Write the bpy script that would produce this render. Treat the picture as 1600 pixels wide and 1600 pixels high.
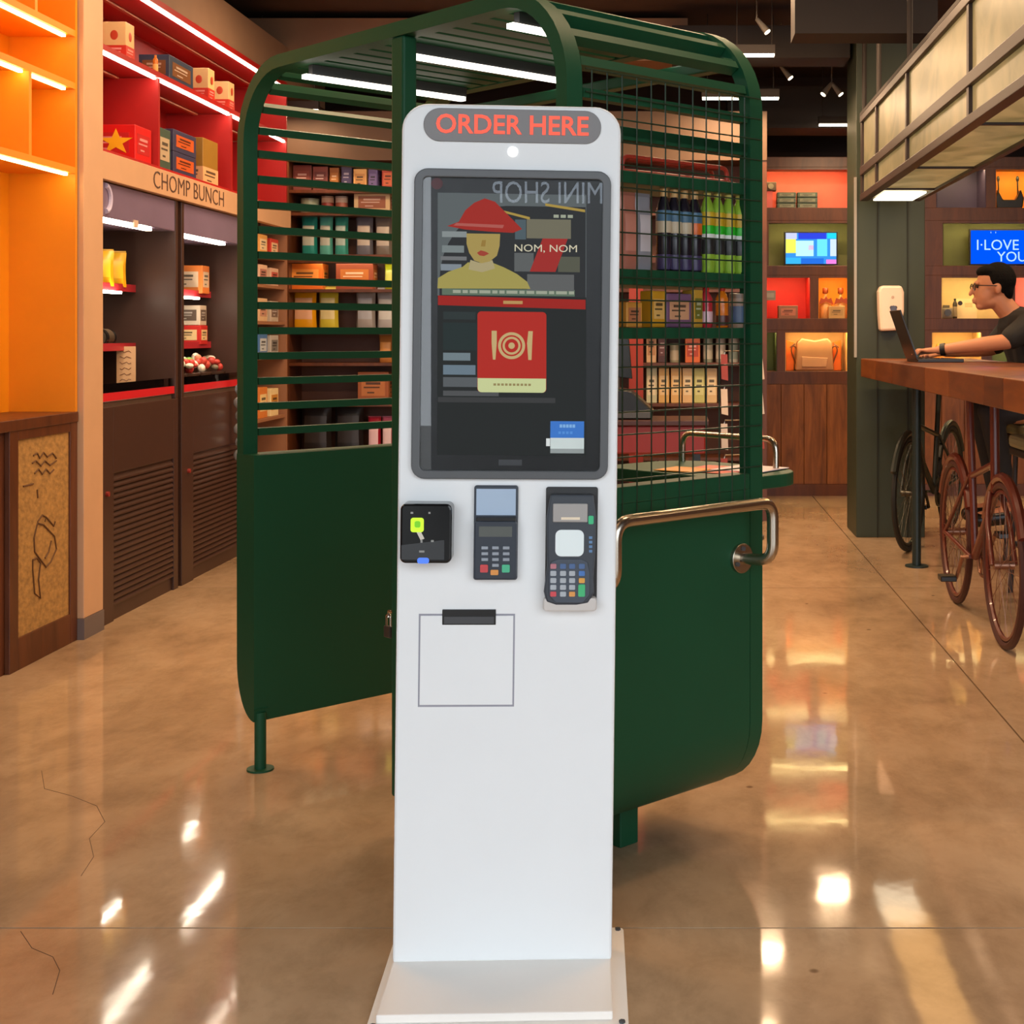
import bpy, bmesh, math, random
from mathutils import Vector, Matrix, Euler

for o in list(bpy.data.objects):
    bpy.data.objects.remove(o, do_unlink=True)
SC = bpy.context.scene
COL = SC.collection
random.seed(7)
PI = math.pi

# ------------------------------------------------------------------ camera
FPX, VX, VY, CAMH = 2200.0, 1050.0, 520.0, 1.25
cam_d = bpy.data.cameras.new('camera')
cam = bpy.data.objects.new('camera', cam_d)
COL.objects.link(cam)
cam_d.sensor_width = 36.0
cam_d.sensor_fit = 'HORIZONTAL'
cam_d.lens = FPX / 1600.0 * 36.0
cam_d.shift_x = -(VX - 800.0) / 1600.0
cam_d.shift_y = -(800.0 - VY) / 1600.0
cam_d.clip_start = 0.05
cam.location = (0, 0, CAMH)
cam.rotation_euler = (PI / 2, 0, 0)
SC.camera = cam

# ------------------------------------------------------------------ sky, exposure
w = bpy.data.worlds.new('daylight')
SC.world = w
w.use_nodes = True
bg = w.node_tree.nodes['Background']
bg.inputs['Color'].default_value = (0.86, 0.93, 1.0, 1)
bg.inputs['Strength'].default_value = 3.55
SC.view_settings.view_transform = 'Standard'
SC.view_settings.look = 'None'
SC.view_settings.exposure = 0.0
SC.view_settings.gamma = 1.0
SC.view_settings.use_curve_mapping = False
SC.cycles.max_bounces = 7
SC.cycles.diffuse_bounces = 3
SC.cycles.glossy_bounces = 3
SC.cycles.transmission_bounces = 4
LAMP = 1.2      # overall strength of the ceiling lamps
LED = 1.0       # overall strength of the shelf strips

# ------------------------------------------------------------------ helpers
def lin(c):
    out = []
    for v in c[:3]:
        v = v / 255.0
        out.append(v / 12.92 if v <= 0.04045 else ((v + 0.055) / 1.055) ** 2.4)
    return (out[0], out[1], out[2], 1.0)

def at(x, y, d):
    """pixel of the 1600 frame at depth d (metres) -> point in the room"""
    return Vector(((x - VX) / FPX * d, d, CAMH - (y - VY) / FPX * d))

_M = {}
def M(name, col=None, rough=0.5, metal=0.0, emit=None, es=0.0, var=0.0, scale=6.0, bump=0.0, bscale=40.0,
      col2=None, stretch=None, coat=0.0, spec=0.5):
    if name in _M:
        return _M[name]
    m = bpy.data.materials.new(name)
    m.use_nodes = True
    nt = m.node_tree
    b = nt.nodes['Principled BSDF']
    c = lin(col)
    b.inputs['Base Color'].default_value = c
    b.inputs['Roughness'].default_value = rough
    b.inputs['Metallic'].default_value = metal
    b.inputs['Specular IOR Level'].default_value = spec
    if coat:
        b.inputs['Coat Weight'].default_value = coat
        b.inputs['Coat Roughness'].default_value = 0.06
    if emit is not None:
        b.inputs['Emission Color'].default_value = lin(emit)
        b.inputs['Emission Strength'].default_value = es
    if var or bump or col2:
        tc = nt.nodes.new('ShaderNodeTexCoord')
        mp = nt.nodes.new('ShaderNodeMapping')
        nt.links.new(tc.outputs['Object'], mp.inputs['Vector'])
        if stretch:
            mp.inputs['Scale'].default_value = stretch
        n = nt.nodes.new('ShaderNodeTexNoise')
        n.inputs['Scale'].default_value = scale
        n.inputs['Detail'].default_value = 5.0
        nt.links.new(mp.outputs['Vector'], n.inputs['Vector'])
        if var or col2:
            r = nt.nodes.new('ShaderNodeValToRGB')
            a = lin(col2) if col2 else tuple(max(0, v * (1 - var)) for v in c[:3]) + (1,)
            z = c if col2 else tuple(min(1, v * (1 + var)) for v in c[:3]) + (1,)
            r.color_ramp.elements[0].color = a
            r.color_ramp.elements[1].color = z
            r.color_ramp.elements[0].position = 0.3
            r.color_ramp.elements[1].position = 0.7
            nt.links.new(n.outputs['Fac'], r.inputs['Fac'])
            nt.links.new(r.outputs['Color'], b.inputs['Base Color'])
        if bump:
            n2 = nt.nodes.new('ShaderNodeTexNoise')
            n2.inputs['Scale'].default_value = bscale
            nt.links.new(mp.outputs['Vector'], n2.inputs['Vector'])
            bp = nt.nodes.new('ShaderNodeBump')
            bp.inputs['Strength'].default_value = bump
            bp.inputs['Distance'].default_value = 0.01
            nt.links.new(n2.outputs['Fac'], bp.inputs['Height'])
            nt.links.new(bp.outputs['Normal'], b.inputs['Normal'])
    _M[name] = m
    return m

def C(col, rough=0.45, coat=0.0):
    """plain paint of an sRGB colour"""
    return M('paint_%d_%d_%d_%d_%d' % (col[0], col[1], col[2], rough * 100, coat * 10), col, rough, coat=coat, var=0.06, scale=9)

class MB:
    def __init__(s):
        s.v = []; s.f = []
    def add(s, vs, fs):
        k = len(s.v)
        s.v += [tuple(v) for v in vs]
        s.f += [tuple(i + k for i in f) for f in fs]
        return s
    def box(s, a, b):
        x0, y0, z0 = a; x1, y1, z1 = b
        if x0 > x1: x0, x1 = x1, x0
        if y0 > y1: y0, y1 = y1, y0
        if z0 > z1: z0, z1 = z1, z0
        return s.add([(x0, y0, z0), (x1, y0, z0), (x1, y1, z0), (x0, y1, z0), (x0, y0, z1), (x1, y0, z1), (x1, y1, z1), (x0, y1, z1)],
                     [(0, 3, 2, 1), (4, 5, 6, 7), (0, 1, 5, 4), (1, 2, 6, 5), (2, 3, 7, 6), (3, 0, 4, 7)])
    def prism(s, pts, a, b, axis='y'):
        """polygon pts (2D) extruded from a to b along an axis; y: pts are (x,z), x: (y,z), z: (x,y)"""
        n = len(pts)
        def P(p, t):
            return {'y': (p[0], t, p[1]), 'x': (t, p[0], p[1]), 'z': (p[0], p[1], t)}[axis]
        vs = [P(p, a) for p in pts] + [P(p, b) for p in pts]
        fs = [tuple(range(n)), tuple(range(2 * n - 1, n - 1, -1))]
        fs += [(i, i + n, (i + 1) % n + n, (i + 1) % n) for i in range(n)]
        return s.add(vs, fs)
    def cyl(s, p, q, r, r2=None, n=14, cap=True):
        p = Vector(p); q = Vector(q); r2 = r if r2 is None else r2
        d = (q - p).normalized()
        u = d.orthogonal().normalized(); v = d.cross(u)
        vs = []
        for c, rr in ((p, r), (q, r2)):
            for i in range(n):
                a = 2 * PI * i / n
                vs.append(c + u * math.cos(a) * rr + v * math.sin(a) * rr)
        fs = [(i, (i + 1) % n, (i + 1) % n + n, i + n) for i in range(n)]
        if cap:
            fs += [tuple(range(n - 1, -1, -1)), tuple(range(n, 2 * n))]
        return s.add(vs, fs)
    def tube(s, pts, r, n=10, closed=False, radii=None):
        pts = [Vector(p) for p in pts]
        m = len(pts); rings = []
        prev = None
        for i in range(m):
            if closed:
                t = (pts[(i + 1) % m] - pts[i - 1]).normalized()
            else:
                t = (pts[min(i + 1, m - 1)] - pts[max(i - 1, 0)]).normalized()
            u = t.orthogonal().normalized() if prev is None else (prev - t * prev.dot(t)).normalized()
            prev = u
            v = t.cross(u)
            rr = radii[i] if radii else r
            rings.append([pts[i] + u * math.cos(2 * PI * k / n) * rr + v * math.sin(2 * PI * k / n) * rr for k in range(n)])
        vs = [p for rg in rings for p in rg]
        fs = []
        for i in range(m if closed else m - 1):
            j = (i + 1) % m
            for k in range(n):
                fs.append((i * n + k, i * n + (k + 1) % n, j * n + (k + 1) % n, j * n + k))
        if not closed:
            fs += [tuple(range(n - 1, -1, -1)), tuple(range((m - 1) * n, m * n))]
        return s.add(vs, fs)
    def lathe(s, prof, c=(0, 0, 0), n=18):
        vs = []; fs = []
        for r, z in prof:
            for i in range(n):
                a = 2 * PI * i / n
                vs.append((c[0] + r * math.cos(a), c[1] + r * math.sin(a), c[2] + z))
        for j in range(len(prof) - 1):
            for i in range(n):
                fs.append((j * n + i, j * n + (i + 1) % n, (j + 1) * n + (i + 1) % n, (j + 1) * n + i))
        fs += [tuple(range(n - 1, -1, -1)), tuple(range((len(prof) - 1) * n, len(prof) * n))]
        return s.add(vs, fs)
    def ball(s, c, r, n=14, m=9, sq=(1, 1, 1)):
        vs = []; fs = []
        for j in range(m + 1):
            t = PI * j / m
            for i in range(n):
                a = 2 * PI * i / n
                vs.append((c[0] + r * sq[0] * math.sin(t) * math.cos(a), c[1] + r * sq[1] * math.sin(t) * math.sin(a), c[2] + r * sq[2] * math.cos(t)))
        for j in range(m):
            for i in range(n):
                fs.append((j * n + i, (j + 1) * n + i, (j + 1) * n + (i + 1) % n, j * n + (i + 1) % n))
        return s.add(vs, fs)
    def build(s, name, mat, parent=None, smooth=False, bevel=0.0, loc=None, kind=None, mods=None):
        me = bpy.data.meshes.new(name)
        me.from_pydata(s.v, [], s.f)
        bm = bmesh.new(); bm.from_mesh(me)
        bmesh.ops.remove_doubles(bm, verts=bm.verts, dist=1e-6)
        bmesh.ops.recalc_face_normals(bm, faces=bm.faces)
        bm.to_mesh(me); bm.free()
        me.materials.append(mat)
        o = bpy.data.objects.new(name, me)
        COL.objects.link(o)
        if parent is not None:
            o.parent = parent
        if loc is not None:
            o.location = loc
        if smooth:
            for p in me.polygons:
                p.use_smooth = True
            try:
                me.set_sharp_from_angle(angle=math.radians(38))
            except Exception:
                pass
        if bevel:
            b = o.modifiers.new('bevel', 'BEVEL')
            b.width = bevel; b.segments = 2; b.limit_method = 'ANGLE'; b.angle_limit = math.radians(40)
        if kind:
            o['kind'] = kind
        return o

def B(name, a, b, mat, parent=None, bevel=0.0, **k):
    return MB().box(a, b).build(name, mat, parent, bevel=bevel, **k)

def tag(o, label, cat, group=None):
    o['label'] = label; o['category'] = cat
    if group: o['group'] = group
    return o

def thing(name, label, cat, loc=(0, 0, 0), rz=0.0, group=None):
    o = bpy.data.objects.new(name, None)
    o.empty_display_size = 0.1
    COL.objects.link(o)
    o.location = loc; o.rotation_euler = (0, 0, rz)
    return tag(o, label, cat, group)

def struct(o):
    o['kind'] = 'structure'
    return o

def rrect(x0, z0, x1, z1, r, n=6):
    pts = []
    for cx, cz, a0 in ((x1 - r, z0 + r, -90), (x1 - r, z1 - r, 0), (x0 + r, z1 - r, 90), (x0 + r, z0 + r, 180)):
        for i in range(n + 1):
            a = math.radians(a0 + 90 * i / n)
            pts.append((cx + r * math.cos(a), cz + r * math.sin(a)))
    return pts

def bend(pts, r, n=5):
    """round the corners of a polyline"""
    pts = [Vector(p) for p in pts]
    out = [pts[0]]
    for i in range(1, len(pts) - 1):
        a = pts[i] + (pts[i - 1] - pts[i]).normalized() * r
        b = pts[i] + (pts[i + 1] - pts[i]).normalized() * r
        for k in range(n + 1):
            t = k / n
            out.append(a * (1 - t) ** 2 + pts[i] * 2 * t * (1 - t) + b * t * t)
    out.append(pts[-1])
    return out

def text_mesh(name, body, size, mat, parent=None, loc=(0, 0, 0), rot=(PI / 2, 0, 0), ext=0.001, width=None, bold=0.0, shear=0.0, align='CENTER'):
    cu = bpy.data.curves.new(name, 'FONT')
    cu.body = body; cu.size = size; cu.extrude = ext; cu.offset = bold; cu.shear = shear
    cu.align_x = align; cu.align_y = 'CENTER'
    cu.resolution_u = 3
    tmp = bpy.data.objects.new('tmp', cu)
    COL.objects.link(tmp)
    bpy.context.view_layer.update()
    dg = bpy.context.evaluated_depsgraph_get()
    me = bpy.data.meshes.new_from_object(tmp.evaluated_get(dg))
    bpy.data.objects.remove(tmp, do_unlink=True)
    me.name = name
    if width:
        xs = [v.co.x for v in me.vertices]
        k = width / (max(xs) - min(xs)); c = (max(xs) + min(xs)) / 2
        for v in me.vertices:
            v.co.x = (v.co.x - c) * k
    me.materials.clear(); me.materials.append(mat)
    o = bpy.data.objects.new(name, me)
    COL.objects.link(o)
    o.parent = parent; o.location = loc; o.rotation_euler = rot
    return o

def letters(o, name):
    """cut a lettering mesh into one object per letter"""
    bm = bmesh.new(); bm.from_mesh(o.data)
    left = set(bm.verts); groups = []
    while left:
        st = [left.pop()]; g = []
        while st:
            v = st.pop(); g.append(v)
            for e in v.link_edges:
                u = e.other_vert(v)
                if u in left: left.remove(u); st.append(u)
        groups.append(g)
    groups.sort(key=lambda g: min(v.co.x for v in g))
    for g in groups:
        idx = {v: i for i, v in enumerate(g)}
        fs = [[idx[v] for v in f.verts] for f in {f for v in g for f in v.link_faces}]
        me = bpy.data.meshes.new(name); me.from_pydata([v.co.copy() for v in g], [], fs)
        me.materials.append(o.data.materials[0])
        n = bpy.data.objects.new(name, me); COL.objects.link(n)
        n.parent = o.parent; n.location = o.location; n.rotation_euler = o.rotation_euler
    bm.free()
    bpy.data.objects.remove(o, do_unlink=True)

def area(name, loc, sx, sy, power, col, rot=(0, 0, 0), parent=None, spread=None):
    l = bpy.data.lights.new(name, 'AREA')
    l.shape = 'RECTANGLE'; l.size = sx; l.size_y = sy; l.energy = power
    l.color = lin(col)[:3]
    if spread: l.spread = spread
    o = bpy.data.objects.new(name, l)
    COL.objects.link(o)
    o.location = loc; o.rotation_euler = rot
    if parent is not None: o.parent = parent
    return o

# ------------------------------------------------------------------ materials
def concrete():
    m = bpy.data.materials.new('polished_concrete'); m.use_nodes = True
    nt = m.node_tree; b = nt.nodes['Principled BSDF']
    tc = nt.nodes.new('ShaderNodeTexCoord')
    geo = nt.nodes.new('ShaderNodeNewGeometry')
    mp = nt.nodes.new('ShaderNodeMapping'); mp.inputs['Scale'].default_value = (1.0, 0.62, 1.0)
    nt.links.new(geo.outputs['Position'], mp.inputs['Vector'])
    def noise(s, d=6, rough=0.6, dist=0.0):
        n = nt.nodes.new('ShaderNodeTexNoise')
        n.inputs['Scale'].default_value = s; n.inputs['Detail'].default_value = d
        n.inputs['Roughness'].default_value = rough; n.inputs['Distortion'].default_value = dist
        nt.links.new(mp.outputs['Vector'], n.inputs['Vector'])
        return n
    def ramp(src, stops):
        r = nt.nodes.new('ShaderNodeValToRGB')
        el = r.color_ramp.elements
        while len(el) < len(stops): el.new(0.5)
        for e, (p, c) in zip(el, stops):
            e.position = p; e.color = c if len(c) == 4 else lin(c)
        nt.links.new(src, r.inputs['Fac'])
        return r
    big = ramp(noise(1.6, 6, 0.65, 0.2).outputs['Fac'], [(0.3, (152, 125, 98)), (0.5, (182, 152, 120)), (0.72, (202, 174, 142))])
    fine = ramp(noise(7, 9, 0.72, 0.3).outputs['Fac'], [(0.33, (0.62, 0.60, 0.58, 1)), (0.55, (1, 1, 1, 1)), (0.75, (1.0, 1.0, 1.0, 1))])
    mix = nt.nodes.new('ShaderNodeMixRGB'); mix.blend_type = 'MULTIPLY'; mix.inputs['Fac'].default_value = 0.55
    nt.links.new(big.outputs['Color'], mix.inputs['Color1']); nt.links.new(fine.outputs['Color'], mix.inputs['Color2'])
    # a few small dark pits
    vor = nt.nodes.new('ShaderNodeTexVoronoi'); vor.inputs['Scale'].default_value = 4.0
    nt.links.new(geo.outputs['Position'], vor.inputs['Vector'])
    pit = ramp(vor.outputs['Distance'], [(0.025, (0.25, 0.2, 0.17, 1)), (0.05, (1, 1, 1, 1))])
    mix2 = nt.nodes.new('ShaderNodeMixRGB'); mix2.blend_type = 'MULTIPLY'; mix2.inputs['Fac'].default_value = 0.7
    nt.links.new(mix.outputs['Color'], mix2.inputs['Color1']); nt.links.new(pit.outputs['Color'], mix2.inputs['Color2'])
    nt.links.new(mix2.outputs['Color'], b.inputs['Base Color'])
    rg = nt.nodes.new('ShaderNodeMapRange')
    rg.inputs['From Min'].default_value = 0.3; rg.inputs['From Max'].default_value = 0.7
    rg.inputs['To Min'].default_value = 0.035; rg.inputs['To Max'].default_value = 0.10
    nt.links.new(noise(3.0).outputs['Fac'], rg.inputs['Value'])
    nt.links.new(rg.outputs['Result'], b.inputs['Roughness'])
    bp = nt.nodes.new('ShaderNodeBump'); bp.inputs['Strength'].default_value = 0.03; bp.inputs['Distance'].default_value = 0.02
    nt.links.new(noise(5.0, 3).outputs['Fac'], bp.inputs['Height'])
    nt.links.new(bp.outputs['Normal'], b.inputs['Normal'])
    b.inputs['Specular IOR Level'].default_value = 0.42
    return m

def wood(name, c1, c2, stretch=(1, 1, 1), scale=3.0, rough=0.45):
    m = bpy.data.materials.new(name); m.use_nodes = True
    nt = m.node_tree; b = nt.nodes['Principled BSDF']
    tc = nt.nodes.new('ShaderNodeTexCoord')
    mp = nt.nodes.new('ShaderNodeMapping'); mp.inputs['Scale'].default_value = stretch
    nt.links.new(tc.outputs['Object'], mp.inputs['Vector'])
    n = nt.nodes.new('ShaderNodeTexNoise'); n.inputs['Scale'].default_value = scale
    n.inputs['Detail'].default_value = 7; n.inputs['Roughness'].default_value = 0.65; n.inputs['Distortion'].default_value = 0.9
    nt.links.new(mp.outputs['Vector'], n.inputs['Vector'])
    r = nt.nodes.new('ShaderNodeValToRGB')
    r.color_ramp.elements[0].position = 0.32; r.color_ramp.elements[0].color = lin(c1)
    r.color_ramp.elements[1].position = 0.68; r.color_ramp.elements[1].color = lin(c2)
    nt.links.new(n.outputs['Fac'], r.inputs['Fac'])
    nt.links.new(r.outputs['Color'], b.inputs['Base Color'])
    b.inputs['Roughness'].default_value = rough
    bp = nt.nodes.new('ShaderNodeBump'); bp.inputs['Strength'].default_value = 0.08; bp.inputs['Distance'].default_value = 0.01
    nt.links.new(n.outputs['Fac'], bp.inputs['Height']); nt.links.new(bp.outputs['Normal'], b.inputs['Normal'])
    return m

def glass_pane(name, tint=(1, 1, 1), ior=1.5, rough=0.0):
    m = bpy.data.materials.new(name); m.use_nodes = True
    nt = m.node_tree
    for n in list(nt.nodes): nt.nodes.remove(n)
    out = nt.nodes.new('ShaderNodeOutputMaterial')
    tr = nt.nodes.new('ShaderNodeBsdfTransparent'); tr.inputs['Color'].default_value = (*tint, 1)
    gl = nt.nodes.new('ShaderNodeBsdfGlossy'); gl.inputs['Roughness'].default_value = rough
    fr = nt.nodes.new('ShaderNodeFresnel'); fr.inputs['IOR'].default_value = ior
    mx = nt.nodes.new('ShaderNodeMixShader')
    nt.links.new(fr.outputs['Fac'], mx.inputs['Fac']); nt.links.new(tr.outputs['BSDF'], mx.inputs[1]); nt.links.new(gl.outputs['BSDF'], mx.inputs[2])
    nt.links.new(mx.outputs['Shader'], out.inputs['Surface'])
    return m

def glow(name, col, s):
    if name in _M: return _M[name]
    m = bpy.data.materials.new(name); m.use_nodes = True
    nt = m.node_tree
    for n in list(nt.nodes): nt.nodes.remove(n)
    out = nt.nodes.new('ShaderNodeOutputMaterial'); e = nt.nodes.new('ShaderNodeEmission')
    e.inputs['Color'].default_value = lin(col); e.inputs['Strength'].default_value = s
    nt.links.new(e.outputs['Emission'], out.inputs['Surface'])
    _M[name] = m
    return m

FLOOR = concrete()
WALNUT = wood('walnut_boards', (96, 52, 24), (150, 90, 44), (6, 6, 0.6), 3.0)
OAK = wood('counter_wood', (98, 48, 20), (150, 84, 40), (1.5, 0.5, 5), 3.0, 0.4)
CABW = wood('cabinet_brown', (74, 38, 18), (104, 56, 28), (4, 4, 0.7), 3.0, 0.4)
OSB = M('strand_board', (168, 128, 72), 0.6, var=0.28, scale=38, bump=0.2, bscale=60, stretch=(1, 1, 1.6))
GREEN = M('green_paint', (20, 74, 47), 0.5, var=0.05, scale=3, bump=0.01, spec=0.28)
DKGREEN = M('column_green', (50, 58, 42), 0.5, var=0.08, scale=3)
WHITE = M('kiosk_white', (236, 238, 238), 0.42, var=0.01)
BASEWH = M('base_white', (246, 240, 232), 0.45, var=0.01)
CREAM = M('cream_paint', (206, 164, 128), 0.55, var=0.04)
ORANGE = M('orange_laminate', (232, 146, 10), 0.55, var=0.03)
RED = M('red_laminate', (170, 22, 18), 0.5, var=0.03)
FRIDGE = M('fridge_brown', (70, 48, 40), 0.35, var=0.05)
STEEL = M('brushed_steel', (190, 180, 165), 0.24, 1.0, var=0.03)
BLACK = M('black_plastic', (16, 16, 17), 0.3)
DKGREY = M('dark_grey', (72, 73, 76), 0.4)
CEIL = M('ceiling_dark', (74, 56, 48), 0.8, var=0.08)
BEAM = M('beam_dark', (44, 36, 32), 0.7, var=0.08)
LEDW = glow('led_warm', (255, 240, 214), 23.0 * LED)
LEDA = glow('led_amber', (255, 226, 150), 20.0 * LED)
LEDC = glow('led_tube', (255, 246, 228), 4.0 * LED)
# ================================================================== room
LEDN = glow('led_niche', (255, 226, 150), 46.0 * LED)
XL, XR, Y0, Y1, ZC = -2.85, 4.2, -0.9, 11.3, 3.3
floor = struct(B('floor', (XL, Y0, -0.1), (XR, Y1, -0.012), M('screed', (70, 58, 46), 0.8)))
xs = [XL, -4.9 + 3.0, 1.075, XR]
ys = [Y0, 2.957, 6.9, Y1]
xs = [XL, 1.075, XR]
for i in range(len(xs) - 1):
    for j in range(len(ys) - 1):
        g = 0.003
        B('slab', (xs[i] + g, ys[j] + g, -0.012), (xs[i + 1] - g, ys[j + 1] - g, 0.0), FLOOR, floor)
# hairline cracks across the slabs
crk = M('crack_dark', (70, 50, 36), 0.8)
for pts in ([(-1.80, 4.02), (-1.72, 3.86), (-1.62, 3.80), (-1.52, 3.72), (-1.45, 3.60), (-1.44, 3.48), (-1.38, 3.36), (-1.36, 3.24)],
            [(-1.36, 2.94), (-1.30, 2.86), (-1.24, 2.82), (-1.20, 2.76), (-1.17, 2.66)]):
    m = MB()
    for a, b in zip(pts, pts[1:]):
        m.cyl((a[0], a[1], 0.0), (b[0], b[1], 0.0), 0.0007, n=6)
    m.build('crack', crk, floor)
struct(B('ceiling', (XL, Y0, ZC), (XR, Y1, ZC + 0.1), CEIL))
struct(B('wall_left', (XL - 0.15, Y0, 0), (XL, Y1, ZC), M('wall_brown', (92, 66, 50), 0.7)))
struct(B('wall_right', (XR, Y0, 0), (XR + 0.15, Y1, ZC), M('wall_brown', (92, 66, 50), 0.7)))
struct(B('wall_back', (XL - 0.15, Y1, 0), (XR + 0.15, Y1 + 0.15, ZC), M('wall_backb', (62, 40, 30), 0.7)))
struct(B('wall_front', (XL - 0.15, Y0 - 0.2, 3.2), (XR + 0.15, Y0, ZC), M('wall_brown', (92, 66, 50), 0.7)))
struct(B('pavement', (-9, -14, -0.12), (9, Y0 - 0.002, -0.02), M('pavement_grey', (120, 118, 114), 0.8, var=0.1)))
# ceiling beams and ducts
struct(B('trim_2', (XL, 8.95, 2.98), (0.1, 9.25, 3.25), M('beam_tan', (140, 104, 78), 0.7, var=0.06)))
struct(B('trim_3', (XL, 5.0, 2.82), (-2.44, 9.9, 3.06), M('fascia_tan', (142, 112, 90), 0.7, var=0.05)))
struct(B('trim_4', (0.4, 10.1, 2.72), (XR, 10.5, 3.02), BEAM))
struct(B('trim_5', (0.62, 7.1, 2.76), (1.34, 7.35, 3.0), BEAM))
struct(B('trim_7', (0.0, 8.7, 2.95), (1.1, 9.0, 3.15), BEAM))

# cream corner post between the orange shelves and the fridges
t = struct(B('trim_1', (XL, 5.735, 0.085), (-2.395, 5.93, ZC), CREAM, bevel=0.004))
B('plinth', (XL, 5.73, 0.0), (-2.392, 5.932, 0.085), M('plinth_grey', (112, 100, 98), 0.5), t)

# ================================================================== orange shelf unit on the left wall
XF, XBK = -2.42, -2.69
t = thing('wall_shelf', 'orange lit wall shelf with square compartments at left edge', 'shelf', (0, 0, 0))
YA, YB = 4.25, 5.73
B('back_panel', (XBK - 0.02, YA, 0.93), (XBK, YB, 2.95), ORANGE, t)
B('side_panel', (XBK, YB - 0.02, 0.93), (XF, YB, 2.95), ORANGE, t)
B('side_panel', (XBK, YA, 0.93), (XF, YA + 0.02, 2.95), ORANGE, t)
for z in (1.895, 2.237, 2.45, 2.78):
    s = B('shelf_board', (XBK, YA + 0.02, z), (XF, YB - 0.02, z + 0.026), ORANGE, t)
for z, ya, yb in ((1.895, YA + 0.03, 5.68), (2.237, YA + 0.03, 5.285), (2.237, 5.335, 5.66), (2.45, YA + 0.03, 5.66), (2.78, YA + 0.03, 5.66)):
    B('led_strip', (XF - 0.034, ya, z - 0.010), (XF - 0.018, yb, z - 0.001), LEDA, t)
for y, z0, z1 in ((5.31, 1.921, 2.237), (5.36, 2.476, 2.78), (4.8, 2.263, 2.45)):
    B('divider', (XBK, y - 0.011, z0), (XF, y + 0.011, z1), ORANGE, t)
# ================================================================== low cabinet under it
t = thing('base_cabinet', 'brown low cabinet with strand board panel and scratched doodle below orange shelf', 'cabinet')
B('top', (XL, YA, 0.888), (XF + 0.005, YB, 0.93), CABW, t, 0.003)
B('carcass', (XL, YA, 0.0), (XF - 0.02, YB, 0.888), CABW, t)
for y0, y1 in ((YA, 4.72), (5.145, 5.215), (5.665, YB)):
    B('stile', (XF - 0.02, y0, 0.0), (XF, y1, 0.888), CABW, t, 0.002)
B('rail', (XF - 0.02, 5.215, 0.852), (XF, 5.665, 0.888), CABW, t, 0.002)
B('rail', (XF - 0.02, 5.215, 0.0), (XF, 5.665, 0.118), CABW, t, 0.002)
p = B('panel', (XF - 0.02, 5.215, 0.118), (XF - 0.008, 5.665, 0.852), OSB, t)
def onleft(px, py, X=XF - 0.007):
    d = -X * FPX / (VX - px)
    return (X, d, CAMH - (py - VY) / FPX * d)
ink = M('burnt_line', (96, 62, 30), 0.7)
strokes = [[(66, 805), (59, 815), (53, 840), (54, 862), (62, 873), (72, 886), (79, 878), (88, 858), (85, 838), (68, 820), (60, 818)],
           [(72, 808), (84, 822), (86, 815)], [(66, 805), (72, 808), (70, 815)], [(80, 845), (76, 862), (70, 872)],
           [(51, 875), (58, 872), (63, 880), (60, 905), (63, 935), (54, 927), (51, 890), (51, 875)],
           [(52, 712), (58, 708), (62, 716), (68, 707), (74, 714), (82, 708), (88, 716)], [(50, 724), (56, 720), (64, 728), (70, 720), (78, 727), (88, 720)],
           [(54, 740), (60, 733), (66, 741), (72, 733), (78, 740), (84, 734)], [(36, 760), (52, 756)], [(58, 765), (59, 778)]]
for s in strokes:
    MB().tube([onleft(*q) for q in s], 0.0035, n=6).build('doodle', ink, p)

# ================================================================== red wall shelf above the fridges
RB = -2.78
t = thing('wall_shelf', 'red lit wall shelf above the fridges holding snack boxes', 'shelf')
YA2, YB2 = 5.932, 8.86
B('back_panel', (RB - 0.02, YA2, 2.0), (RB, YB2, 2.82), RED, t)
for y in (YA2 + 0.001, 6.64, 7.74, YB2 - 0.02):
    B('divider', (RB, y, 2.035), (XF - 0.002, y + 0.02, 2.45), RED, t)
for y in (YA2 + 0.001, YB2 - 0.02):
    B('divider', (RB, y, 2.48), (XF - 0.002, y + 0.02, 2.79), RED, t)
B('shelf_board', (RB, YA2, 2.005), (XF, YB2, 2.035), RED, t)
B('shelf_board', (RB, YA2, 2.455), (XF, YB2, 2.48), RED, t)
B('top_board', (RB, YA2, 2.79), (XF, YB2, 2.82), RED, t)
for z, ya, yb in ((2.452, YA2 + 0.03, 6.62), (2.452, 6.67, 7.72), (2.452, 7.77, 8.82), (2.787, YA2 + 0.03, 8.82)):
    B('led_strip', (XF - 0.020, ya, z - 0.010), (XF - 0.006, yb, z - 0.001), LEDW, t)
    # thin bronze channel behind each strip
    B('channel', (XF - 0.20, ya, z - 0.010), (XF - 0.18, yb, z - 0.002), M('bronze', (180, 110, 80), 0.4), t)
# sign board
t = thing('sign_board', 'cream shop sign strip lettered CHOMP BUNCH above the fridges', 'sign')
B('board', (-2.44, YA2, 1.90), (-2.398, YB2, 2.018), CREAM, t, 0.002)
letters(text_mesh('lettering', 'CHOMP BUNCH', 0.118, M('sign_ink', (88, 62, 50), 0.6), t, (-2.397, 7.02, 1.958), (PI / 2, 0, PI / 2), 0.0012, width=1.02, bold=-0.0015), 'letter')

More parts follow.
